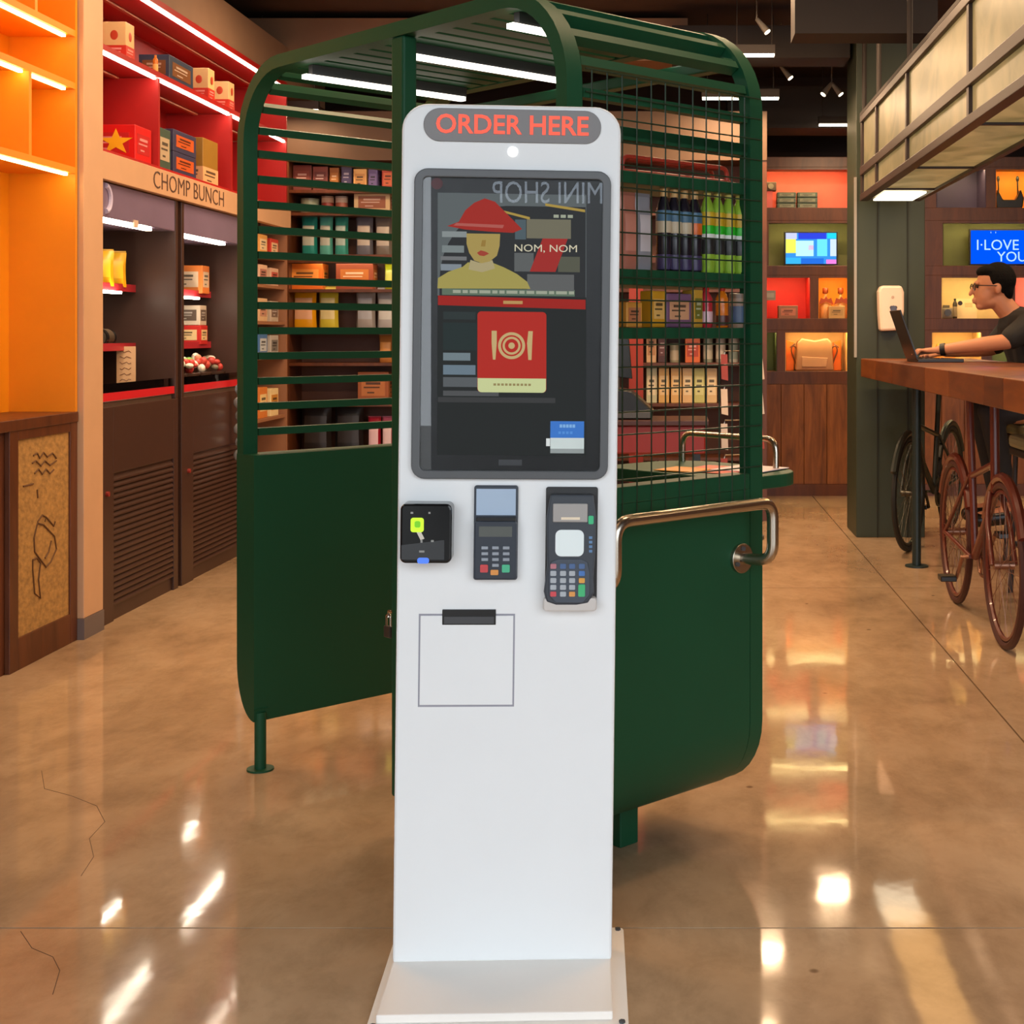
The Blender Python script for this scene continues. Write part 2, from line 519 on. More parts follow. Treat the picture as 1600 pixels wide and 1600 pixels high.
# ================================================================== open fridges
def fridge(label, ya, yb, first):
    t = thing('open_fridge', label, 'fridge', (0, 0, 0))
    XI = -2.62
    B('back_panel', (XL, ya, 0.95), (XL + 0.03, yb, 1.89), FRIDGE, t)
    B('base', (XL, ya, 0.0), (XF - 0.012, yb, 0.93), FRIDGE, t)
    for y in (ya, yb - 0.035):
        B('side_panel', (XL + 0.03, y, 0.93), (XF, y + 0.035, 1.895), FRIDGE, t, 0.003)
    B('header', (XL + 0.03, ya + 0.035, 1.745), (XF - 0.004, yb - 0.035, 1.895), M('header_violet', (128, 112, 140), 0.25, var=0.1, scale=2), t, 0.004)
    for z in (1.742, 1.445):
        B('led_strip', (XI + (0.14 if z > 1.7 else 0.0), ya + 0.05, z - 0.012), (XI + (0.17 if z > 1.7 else 0.03), ya + (yb - ya) * 0.72, z), LEDW, t)
    railm = M('price_rail_red', (168, 36, 46), 0.4)
    for z in (1.447, 1.165):
        B('shelf', (XL + 0.03, ya + 0.036, z), (XI, yb - 0.036, z + 0.02), M('fridge_shelf', (104, 84, 70), 0.45), t)
        B('price_rail', (XI, ya + 0.036, z), (XI + 0.006, yb - 0.036, z + 0.036), railm, t)
    B('price_rail', (XF - 0.02, ya + 0.03, 0.955), (XF - 0.006, yb - 0.036, 0.99), M('price_rail_bright', (206, 36, 46), 0.35), t)
    B('glass_lip', (XF - 0.016, ya + 0.03, 0.99), (XF - 0.012, yb - 0.036, 1.03), glassm, t)
    B('deck', (XL + 0.03, ya + 0.035, 0.93), (XF - 0.02, yb - 0.035, 0.95), M('fridge_shelf', (104, 84, 70), 0.45), t)
    # louvred grille and front frame
    B('front_frame', (XF - 0.012, ya, 0.0), (XF, ya + 0.17, 0.93), FRIDGE, t, 0.002)
    B('front_frame', (XF - 0.012, yb - 0.06, 0.0), (XF, yb, 0.93), FRIDGE, t, 0.002)
    B('front_panel', (XF - 0.012, ya + 0.17, 0.64), (XF, yb - 0.06, 0.93), FRIDGE, t, 0.002)
    n = 22
    for i in range(n):
        z = 0.07 + i * 0.0257
        MB().prism([(XF - 0.012, z), (XF - 0.001, z - 0.004), (XF - 0.001, z + 0.004), (XF - 0.012, z + 0.018)], ya + 0.172, yb - 0.062, 'y').build('louvre', FRIDGE, t)
    MB().cyl((XF, ya + 0.09, 0.56), (XF + 0.012, ya + 0.09, 0.56), 0.011).build('lock', M('red_knob', (150, 50, 44), 0.4), t, True)
    return t
glassm = glass_pane('clear_glass', (0.93, 0.96, 0.95))
fr1 = fridge('brown open fridge with yellow bags, nearest the cream post', 5.935, 6.90, True)
fr2 = fridge('brown open fridge with salad packs, farther from the cream post', 6.95, 8.02, False)
# half round letter and tag on the first fridge's header
MB().tube([( XF - 0.002, 6.02 + 0.055 * math.cos(a) * 0.9, 1.825 + 0.055 * math.sin(a)) for a in [math.radians(k) for k in range(-90, 91, 15)]], 0.012, n=8).build('letter', M('letter_lilac', (196, 190, 226), 0.5), fr1)
B('tag', (XF - 0.006, 6.33, 1.725), (XF + 0.002, 6.38, 1.758), C((214, 190, 170)), fr1)
# side shelving after the fridges, seen through the slats
t = thing('wall_shelf', 'narrow tan wall shelf past the fridges behind the slats', 'shelf')
TAN = M('tan_laminate', (150, 104, 74), 0.55, var=0.05)
B('back_panel', (XL, 8.06, 0), (XL + 0.03, 8.86, 1.89), TAN, t)
for y in (8.06, 8.84):
    B('side_panel', (XL + 0.03, y, 0), (XF, y + 0.02, 1.89), TAN, t)
SZ = (0.35, 0.72, 1.09, 1.30, 1.52, 1.70)
for z in SZ:
    B('shelf_board', (XL + 0.03, 8.08, z), (XF - 0.01, 8.84, z + 0.018), TAN, t)

# ================================================================== wall of shelving across the back left
WB = 9.35
t = thing('shelving_unit', 'dark wood grocery shelving across the back behind the green booth', 'shelf')
B('back_panel', (XL + 0.02, WB + 0.33, 0), (0.62, WB + 0.36, 2.75), M('back_brown', (92, 54, 38), 0.6, var=0.1), t)
for x in (-2.575, -1.52, -0.60, 0.60):
    B('upright', (x, WB, 0), (x + 0.03, WB + 0.33, 2.6), CABW, t)
BZ = (0.10, 0.42, 0.78, 1.05, 1.27, 1.54, 1.77, 2.05, 2.20, 2.45)
for z in BZ:
    B('shelf_board', (-2.56, WB + 0.005, z - 0.02), (0.60, WB + 0.33, z), CABW, t)
B('fascia', (-2.575, WB - 0.01, 2.395), (0.63, WB + 0.33, 2.72), M('fascia_olive', (84, 60, 40), 0.6, var=0.1), t)
B('led_strip', (-2.40, WB + 0.02, 2.425), (0.58, WB + 0.04, 2.43), LEDW, t)
B('lip', (-2.56, WB - 0.004, 1.715), (0.60, WB + 0.008, 1.77), CABW, t)
B('led_strip', (-2.40, WB + 0.02, 1.745), (0.58, WB + 0.04, 1.75), LEDW, t)
# red post and red counter in front of it
struct(B('trim_8', (-0.275, 9.0, 0), (-0.185, 9.1, 2.1), M('post_red', (150, 46, 30), 0.5)))
t = thing('serving_counter', 'dark red serving counter seen through the wire mesh', 'counter')
B('body', (-0.55, 8.35, 0.53), (0.20, 8.8, 0.70), M('counter_red', (120, 28, 26), 0.4), t, 0.01)
B('top', (-0.57, 8.33, 0.70), (0.22, 8.82, 0.73), M('counter_dark', (58, 26, 24), 0.4), t, 0.004)
for x in (-0.52, 0.13):
    B('leg', (x, 8.40, 0.0), (x + 0.04, 8.75, 0.53), BLACK, t)

# ================================================================== lit display wall at the back right
DW = 10.80
def X_(px): return (px - VX) / FPX * DW
def Z_(py): return CAMH - (py - VY) / FPX * DW
t = thing('display_wall', 'walnut display wall with coloured lit niches at the back right', 'shelf')
XA, XE = 0.66, 3.3
zb = [(0.855, 0.955), (1.27, 1.36), (1.69, 1.765), (2.11, 2.21), (2.52, 2.60)]
for a, b in zb:
    B('rail', (XA, DW, a), (XE, DW + 0.34, b), CABW, t, 0.003)
B('back_panel', (XA, DW + 0.34, 0), (XE, DW + 0.36, 2.6), CABW, t)
rows = {  # z0,z1: list of (px0, px1, colour, led)
    (2.21, 2.52): [(1182, 1336, (226, 96, 82)), (1463, 1541, (74, 62, 96)), (1556, 1640, (250, 150, 20)), (1652, 1720, (200, 40, 40))],
    (1.765, 2.11): [(1201, 1336, (98, 100, 56)), (1473, 1640, (98, 100, 56)), (1655, 1720, (98, 100, 56))],
    (1.36, 1.69): [(1180, 1266, (206, 24, 24)), (1279, 1337, (250, 150, 10)), (1471, 1576, (214, 184, 132)), (1586, 1660, (232, 120, 128))],
    (0.955, 1.27): [(1180, 1214, (74, 84, 48)), (1227, 1326, (224, 170, 110)), (1456, 1534, (224, 178, 110)), (1550, 1660, (74, 84, 48))]}
for (z0, z1), cells in rows.items():
    prev = XA
    for px0, px1, c in cells:
        a, b = max(X_(px0), XA + 0.002), X_(px1)
        if a - prev > 0.004:
            B('divider', (prev, DW, z0), (a, DW + 0.34, z1), CABW, t)
        m = C(c, 0.6)
        n = B('niche_back', (a, DW + 0.30, z0), (b, DW + 0.339, z1), m, t)
        B('niche_side', (a, DW + 0.01, z0), (a + 0.006, DW + 0.30, z1), m, n)
        B('niche_side', (b - 0.006, DW + 0.01, z0), (b, DW + 0.30, z1), m, n)
        B('lip', (a, DW + 0.001, z1 - 0.018), (b, DW + 0.018, z1), CABW, n)
        B('led_strip', (a + 0.02, DW + 0.03, z1 - 0.012), (b - 0.02, DW + 0.06, z1 - 0.002), LEDN, n)
        prev = b
    if XE - prev > 0.004:
        B('divider', (prev, DW, z0), (XE, DW + 0.34, z1), CABW, t)
x = XA
i = 0
while x < XE - 0.01:
    e = min(x + 0.176, XE)
    B('board', (x + 0.0015, DW + 0.002, 0.09), (e - 0.0015, DW + 0.34, 0.855), WALNUT, t, 0.002)
    x = e
B('plinth', (XA, DW - 0.012, 0), (XE, DW + 0.34, 0.09), CABW, t)

# ================================================================== green column
t = struct(B('trim_9', (1.125, 8.60, 0.0), (1.545, 9.05, ZC), DKGREEN, bevel=0.004))
for x in (1.255, 1.44):
    B('panel_joint', (x - 0.004, 8.594, 0.0), (x + 0.004, 8.602, ZC), M('joint_dark', (30, 34, 26), 0.7), t)
B('corner_bead', (1.112, 8.592, 1.1), (1.128, 8.61, 2.2), M('bead_grey', (150, 146, 138), 0.4), t)
# ================================================================== ordering kiosk
KD = 2.755
KS = FPX / KD
kiosk = thing('ordering_kiosk', 'white floor standing self-service kiosk with ORDER HERE sign and touch screen', 'kiosk', ((785 - VX) / FPX * KD, KD, 0.0))
kiosk.rotation_euler = (0, 0.0112, 0.058)
def KU(x, y):
    return ((x - (785 + (1507 - y) * 0.0097)) / KS, CAMH - (y - VY) / KS)
def kbox(name, x0, y0, x1, y1, ya, yb, mat, parent=kiosk, bevel=0.0):
    a = KU((x0 + x1) / 2, (y0 + y1) / 2)
    w = (x1 - x0) / KS / 2; h = (y1 - y0) / KS / 2
    return B(name, (a[0] - w, ya, a[1] - h), (a[0] + w, yb, a[1] + h), mat, parent, bevel)
def kround(name, x0, y0, x1, y1, r, ya, yb, mat, parent=kiosk, bevel=0.0, n=6):
    a = KU((x0 + x1) / 2, (y0 + y1) / 2)
    w = (x1 - x0) / KS / 2; h = (y1 - y0) / KS / 2
    return MB().prism(rrect(a[0] - w, a[1] - h, a[0] + w, a[1] + h, r / KS, n), ya, yb).build(name, mat, parent, bevel=bevel)
KW = 0.2135
ztop = CAMH + 356 / KS
body = MB().prism(rrect(-KW, 0.026, KW, ztop, 0.004, 1)[:4] + [], 0, 0.09) if False else None
pts = [(-KW, 0.02), (KW, 0.02)]
r = 0.052
for cx, a0 in ((KW - r, 0), (-KW + r, 90)):
    for i in range(9):
        a = math.radians(a0 + 90 * i / 8)
        pts.append((cx + r * math.cos(a), ztop - r + r * math.sin(a)))
MB().prism(pts, 0.0, 0.085).build('body', WHITE, kiosk, bevel=0.005)
pl = MB().prism(rrect(-0.229, -0.238, 0.241, 0.185, 0.012, 3), 0.0, 0.006, 'z').build('base_plate', BASEWH, kiosk, bevel=0.0015)
for x, y in ((-0.217, -0.224), (0.229, -0.224), (0.229, 0.172), (-0.217, 0.172)):
    MB().cyl((x, y, 0.006), (x, y, 0.010), 0.006, n=6).build('bolt', DKGREY, pl)
B('step', (-KW, -0.215, 0.006), (KW - 0.001, 0.06, 0.022), BASEWH, kiosk, 0.003)
# sign
pill = kround('sign_panel', 661, 171, 937, 223, 25.5, -0.0035, 0.0, M('sign_grey', (120, 117, 116), 0.35), kiosk, 0.001, 10)
a = KU(799, 197)
letters(text_mesh('lettering', 'ORDER HERE', 0.052, M('sign_red', (250, 82, 52), 0.4, emit=(255, 84, 50), es=0.45), pill, (a[0], -0.0045, a[1]), (PI / 2, 0, 0), 0.001, width=237 / KS, bold=0.0009), 'letter')
a = KU(799, 237)
MB().cyl((a[0], -0.002, a[1]), (a[0], 0.001, a[1]), 0.0105, n=24).build('camera_dot', M('dot_white', (250, 250, 248), 0.3, emit=(255, 255, 255), es=0.6), kiosk)  # white camera dot above the screen, made faintly emissive
# bezel ring
def ring(outer, inner, ya, yb):
    m = MB(); n = len(outer)
    vs = [(p[0], ya, p[1]) for p in outer] + [(p[0], ya, p[1]) for p in inner] + [(p[0], yb, p[1]) for p in outer] + [(p[0], yb, p[1]) for p in inner]
    fs = []
    for i in range(n):
        j = (i + 1) % n
        fs += [(i, j, n + j, n + i), (2 * n + i, 3 * n + i, 3 * n + j, 2 * n + j), (i, 2 * n + i, 2 * n + j, j), (n + i, n + j, 3 * n + j, 3 * n + i)]
    return m.add(vs, fs)
a = KU(798, 507)
w2, h2 = 152.5 / KS, 241 / KS
bez = ring(rrect(a[0] - w2, a[1] - h2, a[0] + w2, a[1] + h2, 0.026), rrect(a[0] - w2 + 0.0165, a[1] - h2 + 0.0165, a[0] + w2 - 0.0165, a[1] + h2 - 0.0165, 0.010), -0.013, 0.0).build('bezel', M('bezel_grey', (84, 86, 88), 0.35), kiosk, bevel=0.002)
scr = B('screen', (a[0] - w2 + 0.016, -0.003, a[1] - h2 + 0.016), (a[0] + w2 - 0.016, 0.0, a[1] + h2 - 0.016), BLACK, kiosk)
B('glass', (a[0] - w2 + 0.0165, -0.0095, a[1] - h2 + 0.0165), (a[0] + w2 - 0.0165, -0.0075, a[1] + h2 - 0.0165), glass_pane('screen_glass', (0.96, 0.96, 0.96), 1.52), kiosk)
def art(name, pts, layer, col, s=0.62):
    m = glow('display_%d_%d_%d' % col, col, s)
    q = [KU(*p) for p in pts]
    y = -0.003 - layer * 0.0005
    return MB().prism(q, y - 0.0004, y).build(name, m, scr)
def rect(x0, y0, x1, y1): return [(x0, y0), (x1, y0), (x1, y1), (x0, y1)]
art('display', rect(683, 303, 914, 711), 0, (54, 57, 57), 0.8)
art('banner', rect(683, 303, 914, 463), 1, (118, 126, 128), 0.7)
# dark arch behind the drawn figure: content and glass reflections put into one colour
arc = [(686, 463)] + [(790 - 104 * math.cos(math.radians(k)), 440 - 118 * math.sin(math.radians(k))) for k in range(0, 91, 10)] + [(913, 322), (913, 463)]
art('arch', arc, 2, (62, 64, 66), 0.8)
for (x0, y0, x1, y1, c) in ((690, 363, 728, 372, (176, 186, 186)), (690, 385, 724, 396, (160, 172, 172)), (688, 402, 728, 408, (150, 152, 154)),
                            (688, 414, 720, 424, (168, 180, 190)), (803, 343, 820, 374, (108, 126, 134)), (821, 342, 890, 372, (150, 146, 124)),
                            (802, 395, 832, 424, (126, 130, 130)), (870, 400, 904, 424, (118, 120, 104)), (822, 428, 895, 454, (128, 130, 130)),
                            (690, 452, 896, 462, (128, 150, 128)), (692, 488, 742, 500, (70, 80, 80)), (692, 505, 744, 548, (62, 74, 74)),
                            (692, 552, 734, 564, (150, 168, 176)), (692, 571, 742, 586, (140, 162, 178)), (692, 590, 746, 605, (120, 126, 130)), (692, 611, 778, 619, (110, 112, 114)),
                            (684, 621, 866, 629, (86, 87, 88))):
    art('backdrop', rect(x0, y0, x1, y1), 3, c)
art('red_flag', [(846, 372), (885, 372), (866, 424), (826, 424)], 4, (206, 70, 66))
for x0, y0, x1, y1 in ((762, 327, 826, 331), (850, 321, 912, 326)):
    art('gold_line', [(x0, y0), (x0 + 1, y0 - 3), (x1, y1 + 8), (x1, y1 + 12)] if x0 < 800 else [(x0, y0), (x0, y0 - 4), (x1, y1), (x1, y1 + 4)], 4, (220, 188, 96))
# the drawn figure
sweater = [(683, 452), (684, 436), (700, 426), (722, 418), (730, 411), (768, 411), (786, 418), (806, 428), (822, 440), (827, 451)]
art('drawn_sweater', sweater, 4, (212, 198, 112))
art('drawn_collar', [(731, 422), (734, 407), (750, 412), (768, 407), (772, 420), (752, 426)], 5, (222, 206, 156))
face = [(728, 366), (780, 366), (779, 385), (775, 400), (764, 409), (752, 412), (740, 408), (732, 396), (728, 382)]
art('drawn_face', face, 6, (216, 190, 112))
art('drawn_mouth', [(744, 396), (750, 392), (758, 394), (763, 397), (755, 401), (748, 400)], 7, (206, 92, 74))
art('drawn_nose', [(752, 376), (758, 376), (757, 386), (750, 386)], 7, (196, 160, 84))
hat = [(698, 355), (716, 348), (726, 330), (740, 318), (756, 311), (772, 316), (786, 330), (800, 344), (814, 358), (800, 364), (770, 363), (726, 360)]
art('drawn_hat', hat, 7, (208, 68, 60))
art('hat_band', [(712, 350), (786, 352), (784, 357), (708, 354)], 8, (226, 122, 112))
art('red_bar', [(684, 463), (913, 467), (913, 482), (684, 478)], 5, (204, 60, 54))
cream = glow('display_text', (236, 228, 198), 0.8)
a = KU(851, 388); text_mesh('display_words', 'NOM, NOM', 0.02, cream, scr, (a[0], -0.0075, a[1]), ext=0.0002, width=97 / KS, bold=0.0)
# small unreadable lines of print
for x0, x1, y in ((707, 895, 456.5), (863, 893, 337)):
    x = x0
    while x < x1:
        e = x + random.choice((8, 12, 17)); art('print', rect(x, y - 2.4, min(e, x1), y + 2.4), 6, (206, 214, 190)); x = e + 3
art('print', rect(785, 470, 815, 475), 6, (240, 190, 120))
# red order tile
q = KU(798, 538); q2 = KU(745, 487); q3 = KU(852, 591)
tile = MB().prism([KU(*p) for p in rrect(745, 487, 852, 613, 6, 4)], -0.0062, -0.0057).build('order_tile', glow('display_red', (200, 58, 50), 0.85), scr)
MB().prism([KU(*p) for p in rect(745.5, 591, 851.5, 606) + []], -0.0066, -0.0062).build('tile_footer', glow('display_lime', (226, 234, 172), 0.85), scr)
MB().prism([KU(*p) for p in rrect(745.5, 596, 851.5, 613, 6, 4)], -0.00662, -0.0062).build('tile_footer', glow('display_lime', (226, 234, 172), 0.85), scr)
for x in range(770, 828, 6):
    art('print', rect(x, 599, x + 4, 602.5), 7.4, (196, 176, 120))
ic = glow('display_sand', (226, 196, 138), 0.8)
def disc(px, py, rr, y, mat, name, rin=0.0):
    c = KU(px, py)
    o = [(c[0] + rr / KS * math.cos(2 * PI * k / 32), c[1] + rr / KS * math.sin(2 * PI * k / 32)) for k in range(32)]
    if rin:
        i = [(c[0] + rin / KS * math.cos(2 * PI * k / 32), c[1] + rin / KS * math.sin(2 * PI * k / 32)) for k in range(32)]
        ring(o, i, y - 0.0003, y).build(name, mat, scr)
    else:
        MB().prism(o, y - 0.0003, y).build(name, mat, scr)
disc(798, 540, 21, -0.0064, ic, 'plate_icon', 16.5)
disc(798, 540, 14, -0.0064, ic, 'plate_icon', 10.5)
disc(798, 540, 5, -0.0064, ic, 'plate_icon', 0)
for pts in ([(767, 517), (775, 517), (775, 536), (773, 562), (769, 562), (767, 536)], [(824, 517), (831, 517), (830, 536), (829, 562), (824, 562), (822, 536)]):
    MB().prism([KU(*p) for p in pts], -0.0067, -0.0064).build('cutlery_icon', ic, scr)
# sticker and badges on the glass
st = kbox('sticker', 858.5, 657, 911, 683, -0.0100, -0.0095, C((28, 116, 210), 0.4), scr)
kbox('sticker', 858.5, 683, 911, 700, -0.0100, -0.0095, C((214, 226, 222), 0.4), scr)
kbox('sticker', 858.5, 700, 911, 707, -0.0100, -0.0095, C((150, 158, 156), 0.4), scr)
kbox('sticker', 852, 684, 858, 696, -0.0100, -0.0095, C((230, 236, 232), 0.4), scr)
for k in range(5): kbox('print', 873 + k * 5, 662, 877 + k * 5, 667, -0.0103, -0.0100, C((130, 186, 236)), scr)
for k in range(4): kbox('print', 871 + k * 6, 673, 875 + k * 6, 677, -0.0103, -0.0100, C((70, 146, 224)), scr)
kbox('maker_badge', 778, 718, 814, 727, -0.0045, -0.003, DKGREY, scr)
disc(682, 289, 9, -0.0042, M('badge_red', (92, 30, 34), 0.4), 'sensor_badge')
# ---- scanner
sc = kround('code_scanner', 631, 783, 709, 874, 9, -0.052, 0.0, M('scanner_black', (14, 14, 15), 0.14), kiosk, 0.004)
kround('scanner_lamp', 647, 804, 667, 826, 4, -0.0532, -0.052, M('lamp_lime', (196, 230, 40), 0.4, emit=(190, 230, 30), es=0.5), sc)
kround('lamp_core', 653, 809, 662, 819, 3, -0.0536, -0.0532, M('lamp_green', (110, 190, 20), 0.4, emit=(110, 200, 20), es=0.4), sc)
MB().prism([KU(*p) for p in ((656, 826), (663, 826), (668, 836), (662, 838))], -0.0530, -0.052).build('scanner_mark', C((214, 206, 190)), sc)
MB().prism([KU(*p) for p in ((633, 846), (698, 838), (698, 868), (633, 868))], -0.0526, -0.052).build('scanner_window', M('scan_grey', (58, 60, 62), 0.2), sc)
kround('status_lamp', 657, 865, 675, 874, 4, -0.0528, -0.051, M('lamp_blue', (70, 112, 220), 0.4, emit=(70, 120, 240), es=0.6), sc)
for x0, y0, x1, y1 in ((660, 854, 668, 857), (647, 795, 651, 798), (674, 795, 677, 798), (662, 838, 665, 842), (678, 838, 682, 841)):
    kbox('scanner_mark', x0, y0, x1, y1, -0.0532, -0.052, C((150, 150, 146)), sc)
# ---- pin pad
pp = kround('pin_pad', 740, 758, 808, 905, 4, -0.010, 0.0, M('pad_slate', (48, 56, 68), 0.4), kiosk, 0.002)
kbox('mirror_window', 744, 763, 805, 804, -0.0108, -0.010, M('sky_reflection_blue', (176, 196, 218), 0.15), pp)  # glossy window with the sky's reflection put into its pale blue colour
kbox('visor', 744, 806, 806, 816, -0.020, -0.010, BLACK, pp, 0.002)
kround('device', 741, 812, 807, 903, 5, -0.024, -0.010, M('pad_body', (40, 48, 60), 0.4), pp, 0.003)
kbox('display', 749, 820, 800, 836, -0.0246, -0.024, M('lcd_grey', (92, 96, 92), 0.25), pp)
for i, y in enumerate((853, 862, 871, 880)):
    for j, x in enumerate((758, 774.5, 791)):
        if i == 3 and j != 1: continue
        kbox('key', x - 5, y - 2.2, x + 5, y + 2.2, -0.0262, -0.024, C((150, 158, 168)), pp)
for x, y, c in ((757, 885, (206, 70, 74)), (790.5, 885, (74, 184, 140)), (773, 891, (224, 150, 74))):
    kround('key', x - 6, y - 6 if c[2] != 74 or c[0] == 206 else y - 4, x + 6, y + 6 if c[0] != 224 else y + 4, 1.5, -0.0266, -0.024, C(c), pp)
# ---- payment terminal
te = kround('card_terminal', 851, 760, 932, 948, 4, -0.006, 0.0, M('cradle_black', (40, 39, 40), 0.5), kiosk, 0.001)
kround('cradle_lip', 848, 930, 931, 951, 6, -0.030, 0.0, M('lip_grey', (206, 200, 194), 0.4), te, 0.003)
outl = [(853, 806), (859, 770), (926, 770), (930, 806), (929, 860), (926, 900), (927, 922), (918, 938), (900, 941), (868, 941), (853, 936), (849, 920), (854, 880)]
MB().prism([KU(*p) for p in outl], -0.032, -0.006).build('device', M('term_slate', (54, 60, 68), 0.4), te, bevel=0.004)
kbox('paper_slot', 863, 783, 917, 812, -0.036, -0.032, M('term_grey', (164, 160, 156), 0.4), te, 0.002)
kbox('paper', 876, 804, 905, 808, -0.0372, -0.036, C((240, 224, 196)), te)
kround('side_light', 918, 802, 926, 815, 2, -0.034, -0.032, C((58, 190, 130)), te)
kround('display', 867, 824, 911, 865, 9, -0.0334, -0.032, M('term_screen', (222, 232, 232), 0.3, emit=(222, 232, 232), es=0.12), te)
MB().prism([KU(*p) for p in ((857, 890), (860, 874), (872, 869), (906, 869), (917, 874), (920, 890), (920, 925), (910, 937), (868, 937), (857, 925))], -0.0345, -0.032).build('keypad', M('keypad_slate', (66, 74, 86), 0.4), te, bevel=0.002)
GRY = (176, 182, 188)
for i, y in enumerate((880, 891, 902, 912.5, 923)):
    for j, x in enumerate((864, 879, 893, 908)):
        c = GRY
        if i == 0: c = (74, 104, 150) if j else (190, 120, 130)
        if j == 3: c = {1: (70, 120, 190), 2: (226, 164, 70)}.get(i, c)
        if i == 4: c = {0: (214, 76, 84), 2: (228, 158, 82)}.get(j, c)
        if j == 3 and i >= 3: continue
        kround('key', x - 4.6, y - 3.8, x + 4.6, y + 3.8, 1.5, -0.0366, -0.0345, C(c), te)
kround('key', 902.5, 908, 913, 927, 2, -0.0366, -0.0345, C((66, 186, 120)), te)
for k in range(4): kbox('side_mark', 919, 834 + k * 7, 924, 838 + k * 7, -0.0326, -0.032, C((96, 136, 180)), te)
# ---- receipt hatch
kbox('hatch_shadow_gap', 654, 959, 803, 1104, -0.0004, 0.001, M('gap_shadow_grey', (150, 150, 160), 0.6), kiosk)  # grey sheet whose rim paints the shadow gap round the hatch
kbox('hatch', 656.5, 962, 800.5, 1101, -0.0014, 0.001, WHITE, kiosk, 0.0008)
hd = kbox('receipt_slot', 691, 952, 774, 976, -0.003, 0.001, BLACK, kiosk, 0.001)
kbox('slot_flap', 694, 963, 771, 974, -0.0042, -0.003, M('flap_grey', (66, 67, 70), 0.35), hd)

# ================================================================== green slatted booth
PO = Vector((-1.26, 4.08, 0.0)); PA = -PI / 4
EC = Vector((math.cos(PA), math.sin(PA), 0)); EE = Vector((-math.sin(PA), math.cos(PA), 0))
def podp(x, y, z): return PO + EC * x + EE * y + Vector((0, 0, z))
PW, PL, PH = 1.46, 0.64, 2.025
pod = thing('booth', 'green metal vendor booth with slatted arched roof and wire mesh side', 'booth', PO, PA)
def arcp(cx, cz, r, a0, a1, n=10, rz=None):
    rz = rz or r
    return [(cx + r * math.cos(math.radians(a0 + (a1 - a0) * i / n)), cz + rz * math.sin(math.radians(a0 + (a1 - a0) * i / n))) for i in range(n + 1)]
RT = 0.23
left_low = arcp(0.10, 0.30, 0.10, 268, 180, 10, 0.16)
topp = arcp(RT, PH - RT, RT, 180, 90) + arcp(PW - RT, PH - RT, RT, 90, 0)
right_low = arcp(PW - 0.15, 0.29, 0.15, 0, -90, 8, 0.172) + [(PW - 0.36, 0.118)]
FULL = left_low + topp + right_low
def normals(path):
    out = []
    for i in range(len(path)):
        a = path[max(i - 1, 0)]; b = path[min(i + 1, len(path) - 1)]
        tx, tz = b[0] - a[0], b[1] - a[1]; L = math.hypot(tx, tz)
        out.append((-tz / L, tx / L))      # left of travel = outward for a clockwise path
    return out
def bandm(path, t, y0, y1, off=0.0):
    nn = normals(path); m = MB(); n = len(path)
    o = [(p[0] - q[0] * off, p[1] - q[1] * off) for p, q in zip(path, nn)]
    i_ = [(p[0] - q[0] * (off + t), p[1] - q[1] * (off + t)) for p, q in zip(path, nn)]
    vs = [(p[0], y0, p[1]) for p in o] + [(p[0], y0, p[1]) for p in i_] + [(p[0], y1, p[1]) for p in o] + [(p[0], y1, p[1]) for p in i_]
    fs = []
    for i in range(n - 1):
        j = i + 1
        fs += [(i, j, n + j, n + i), (2 * n + i, 3 * n + i, 3 * n + j, 2 * n + j), (i, 2 * n + i, 2 * n + j, j), (n + i, n + j, 3 * n + j, 3 * n + i)]
    fs += [(0, n, 3 * n, 2 * n), (n - 1, 3 * n - 1, 4 * n - 1, 2 * n - 1)]
    return m.add(vs, fs)
for y0 in (0.0, PL - 0.045):
    bandm(FULL, 0.036, y0, y0 + 0.045).build('arch_frame', GREEN, pod, True)
ZS = 0.90
MB().prism(left_low + [(-0.001, ZS), (0.10, ZS), (0.10, 0.150)], -0.001, PL + 0.001).build('lower_panel', GREEN, pod, True)
bandm([(PW, ZS - 0.035)] + right_low, 0.03, 0.0495, PL - 0.0495, -0.002).build('lower_panel', GREEN, pod, True)
B('sill', (PW - 0.05, 0.05, ZS - 0.035), (PW + 0.003, PL - 0.05, ZS + 0.004), GREEN, pod, 0.003)
# slats: up the left side, over the roof and down to the mesh side
path = [(0.0, 0.90)] + topp + [(PW, 1.66)]
cum = [0.0]
for a, b in zip(path, path[1:]): cum.append(cum[-1] + math.hypot(b[0] - a[0], b[1] - a[1]))
def along(s):
    for i in range(len(path) - 1):
        if s <= cum[i + 1] or i == len(path) - 2:
            u = (s - cum[i]) / (cum[i + 1] - cum[i])
            a, b = path[i], path[i + 1]
            L = math.hypot(b[0] - a[0], b[1] - a[1])
            return (a[0] + (b[0] - a[0]) * u, a[1] + (b[1] - a[1]) * u), ((b[0] - a[0]) / L, (b[1] - a[1]) / L)
s = 0.062; slen = 0.0735
while s < cum[-1] - 0.02:
    (px, pz), (tx, tz) = along(s)
    nx, nz = -tz, tx
    hw, dp = (0.027 if abs(tx) > 0.97 else 0.0105), 0.034
    q = [(px + tx * hw - nx * 0.004, pz + tz * hw - nz * 0.004), (px - tx * hw - nx * 0.004, pz - tz * hw - nz * 0.004),
         (px - tx * hw - nx * dp, pz - tz * hw - nz * dp), (px + tx * hw - nx * dp, pz + tz * hw - nz * dp)]
    MB().prism(q, 0.05, PL - 0.05).build('slat', GREEN, pod)
    s += slen
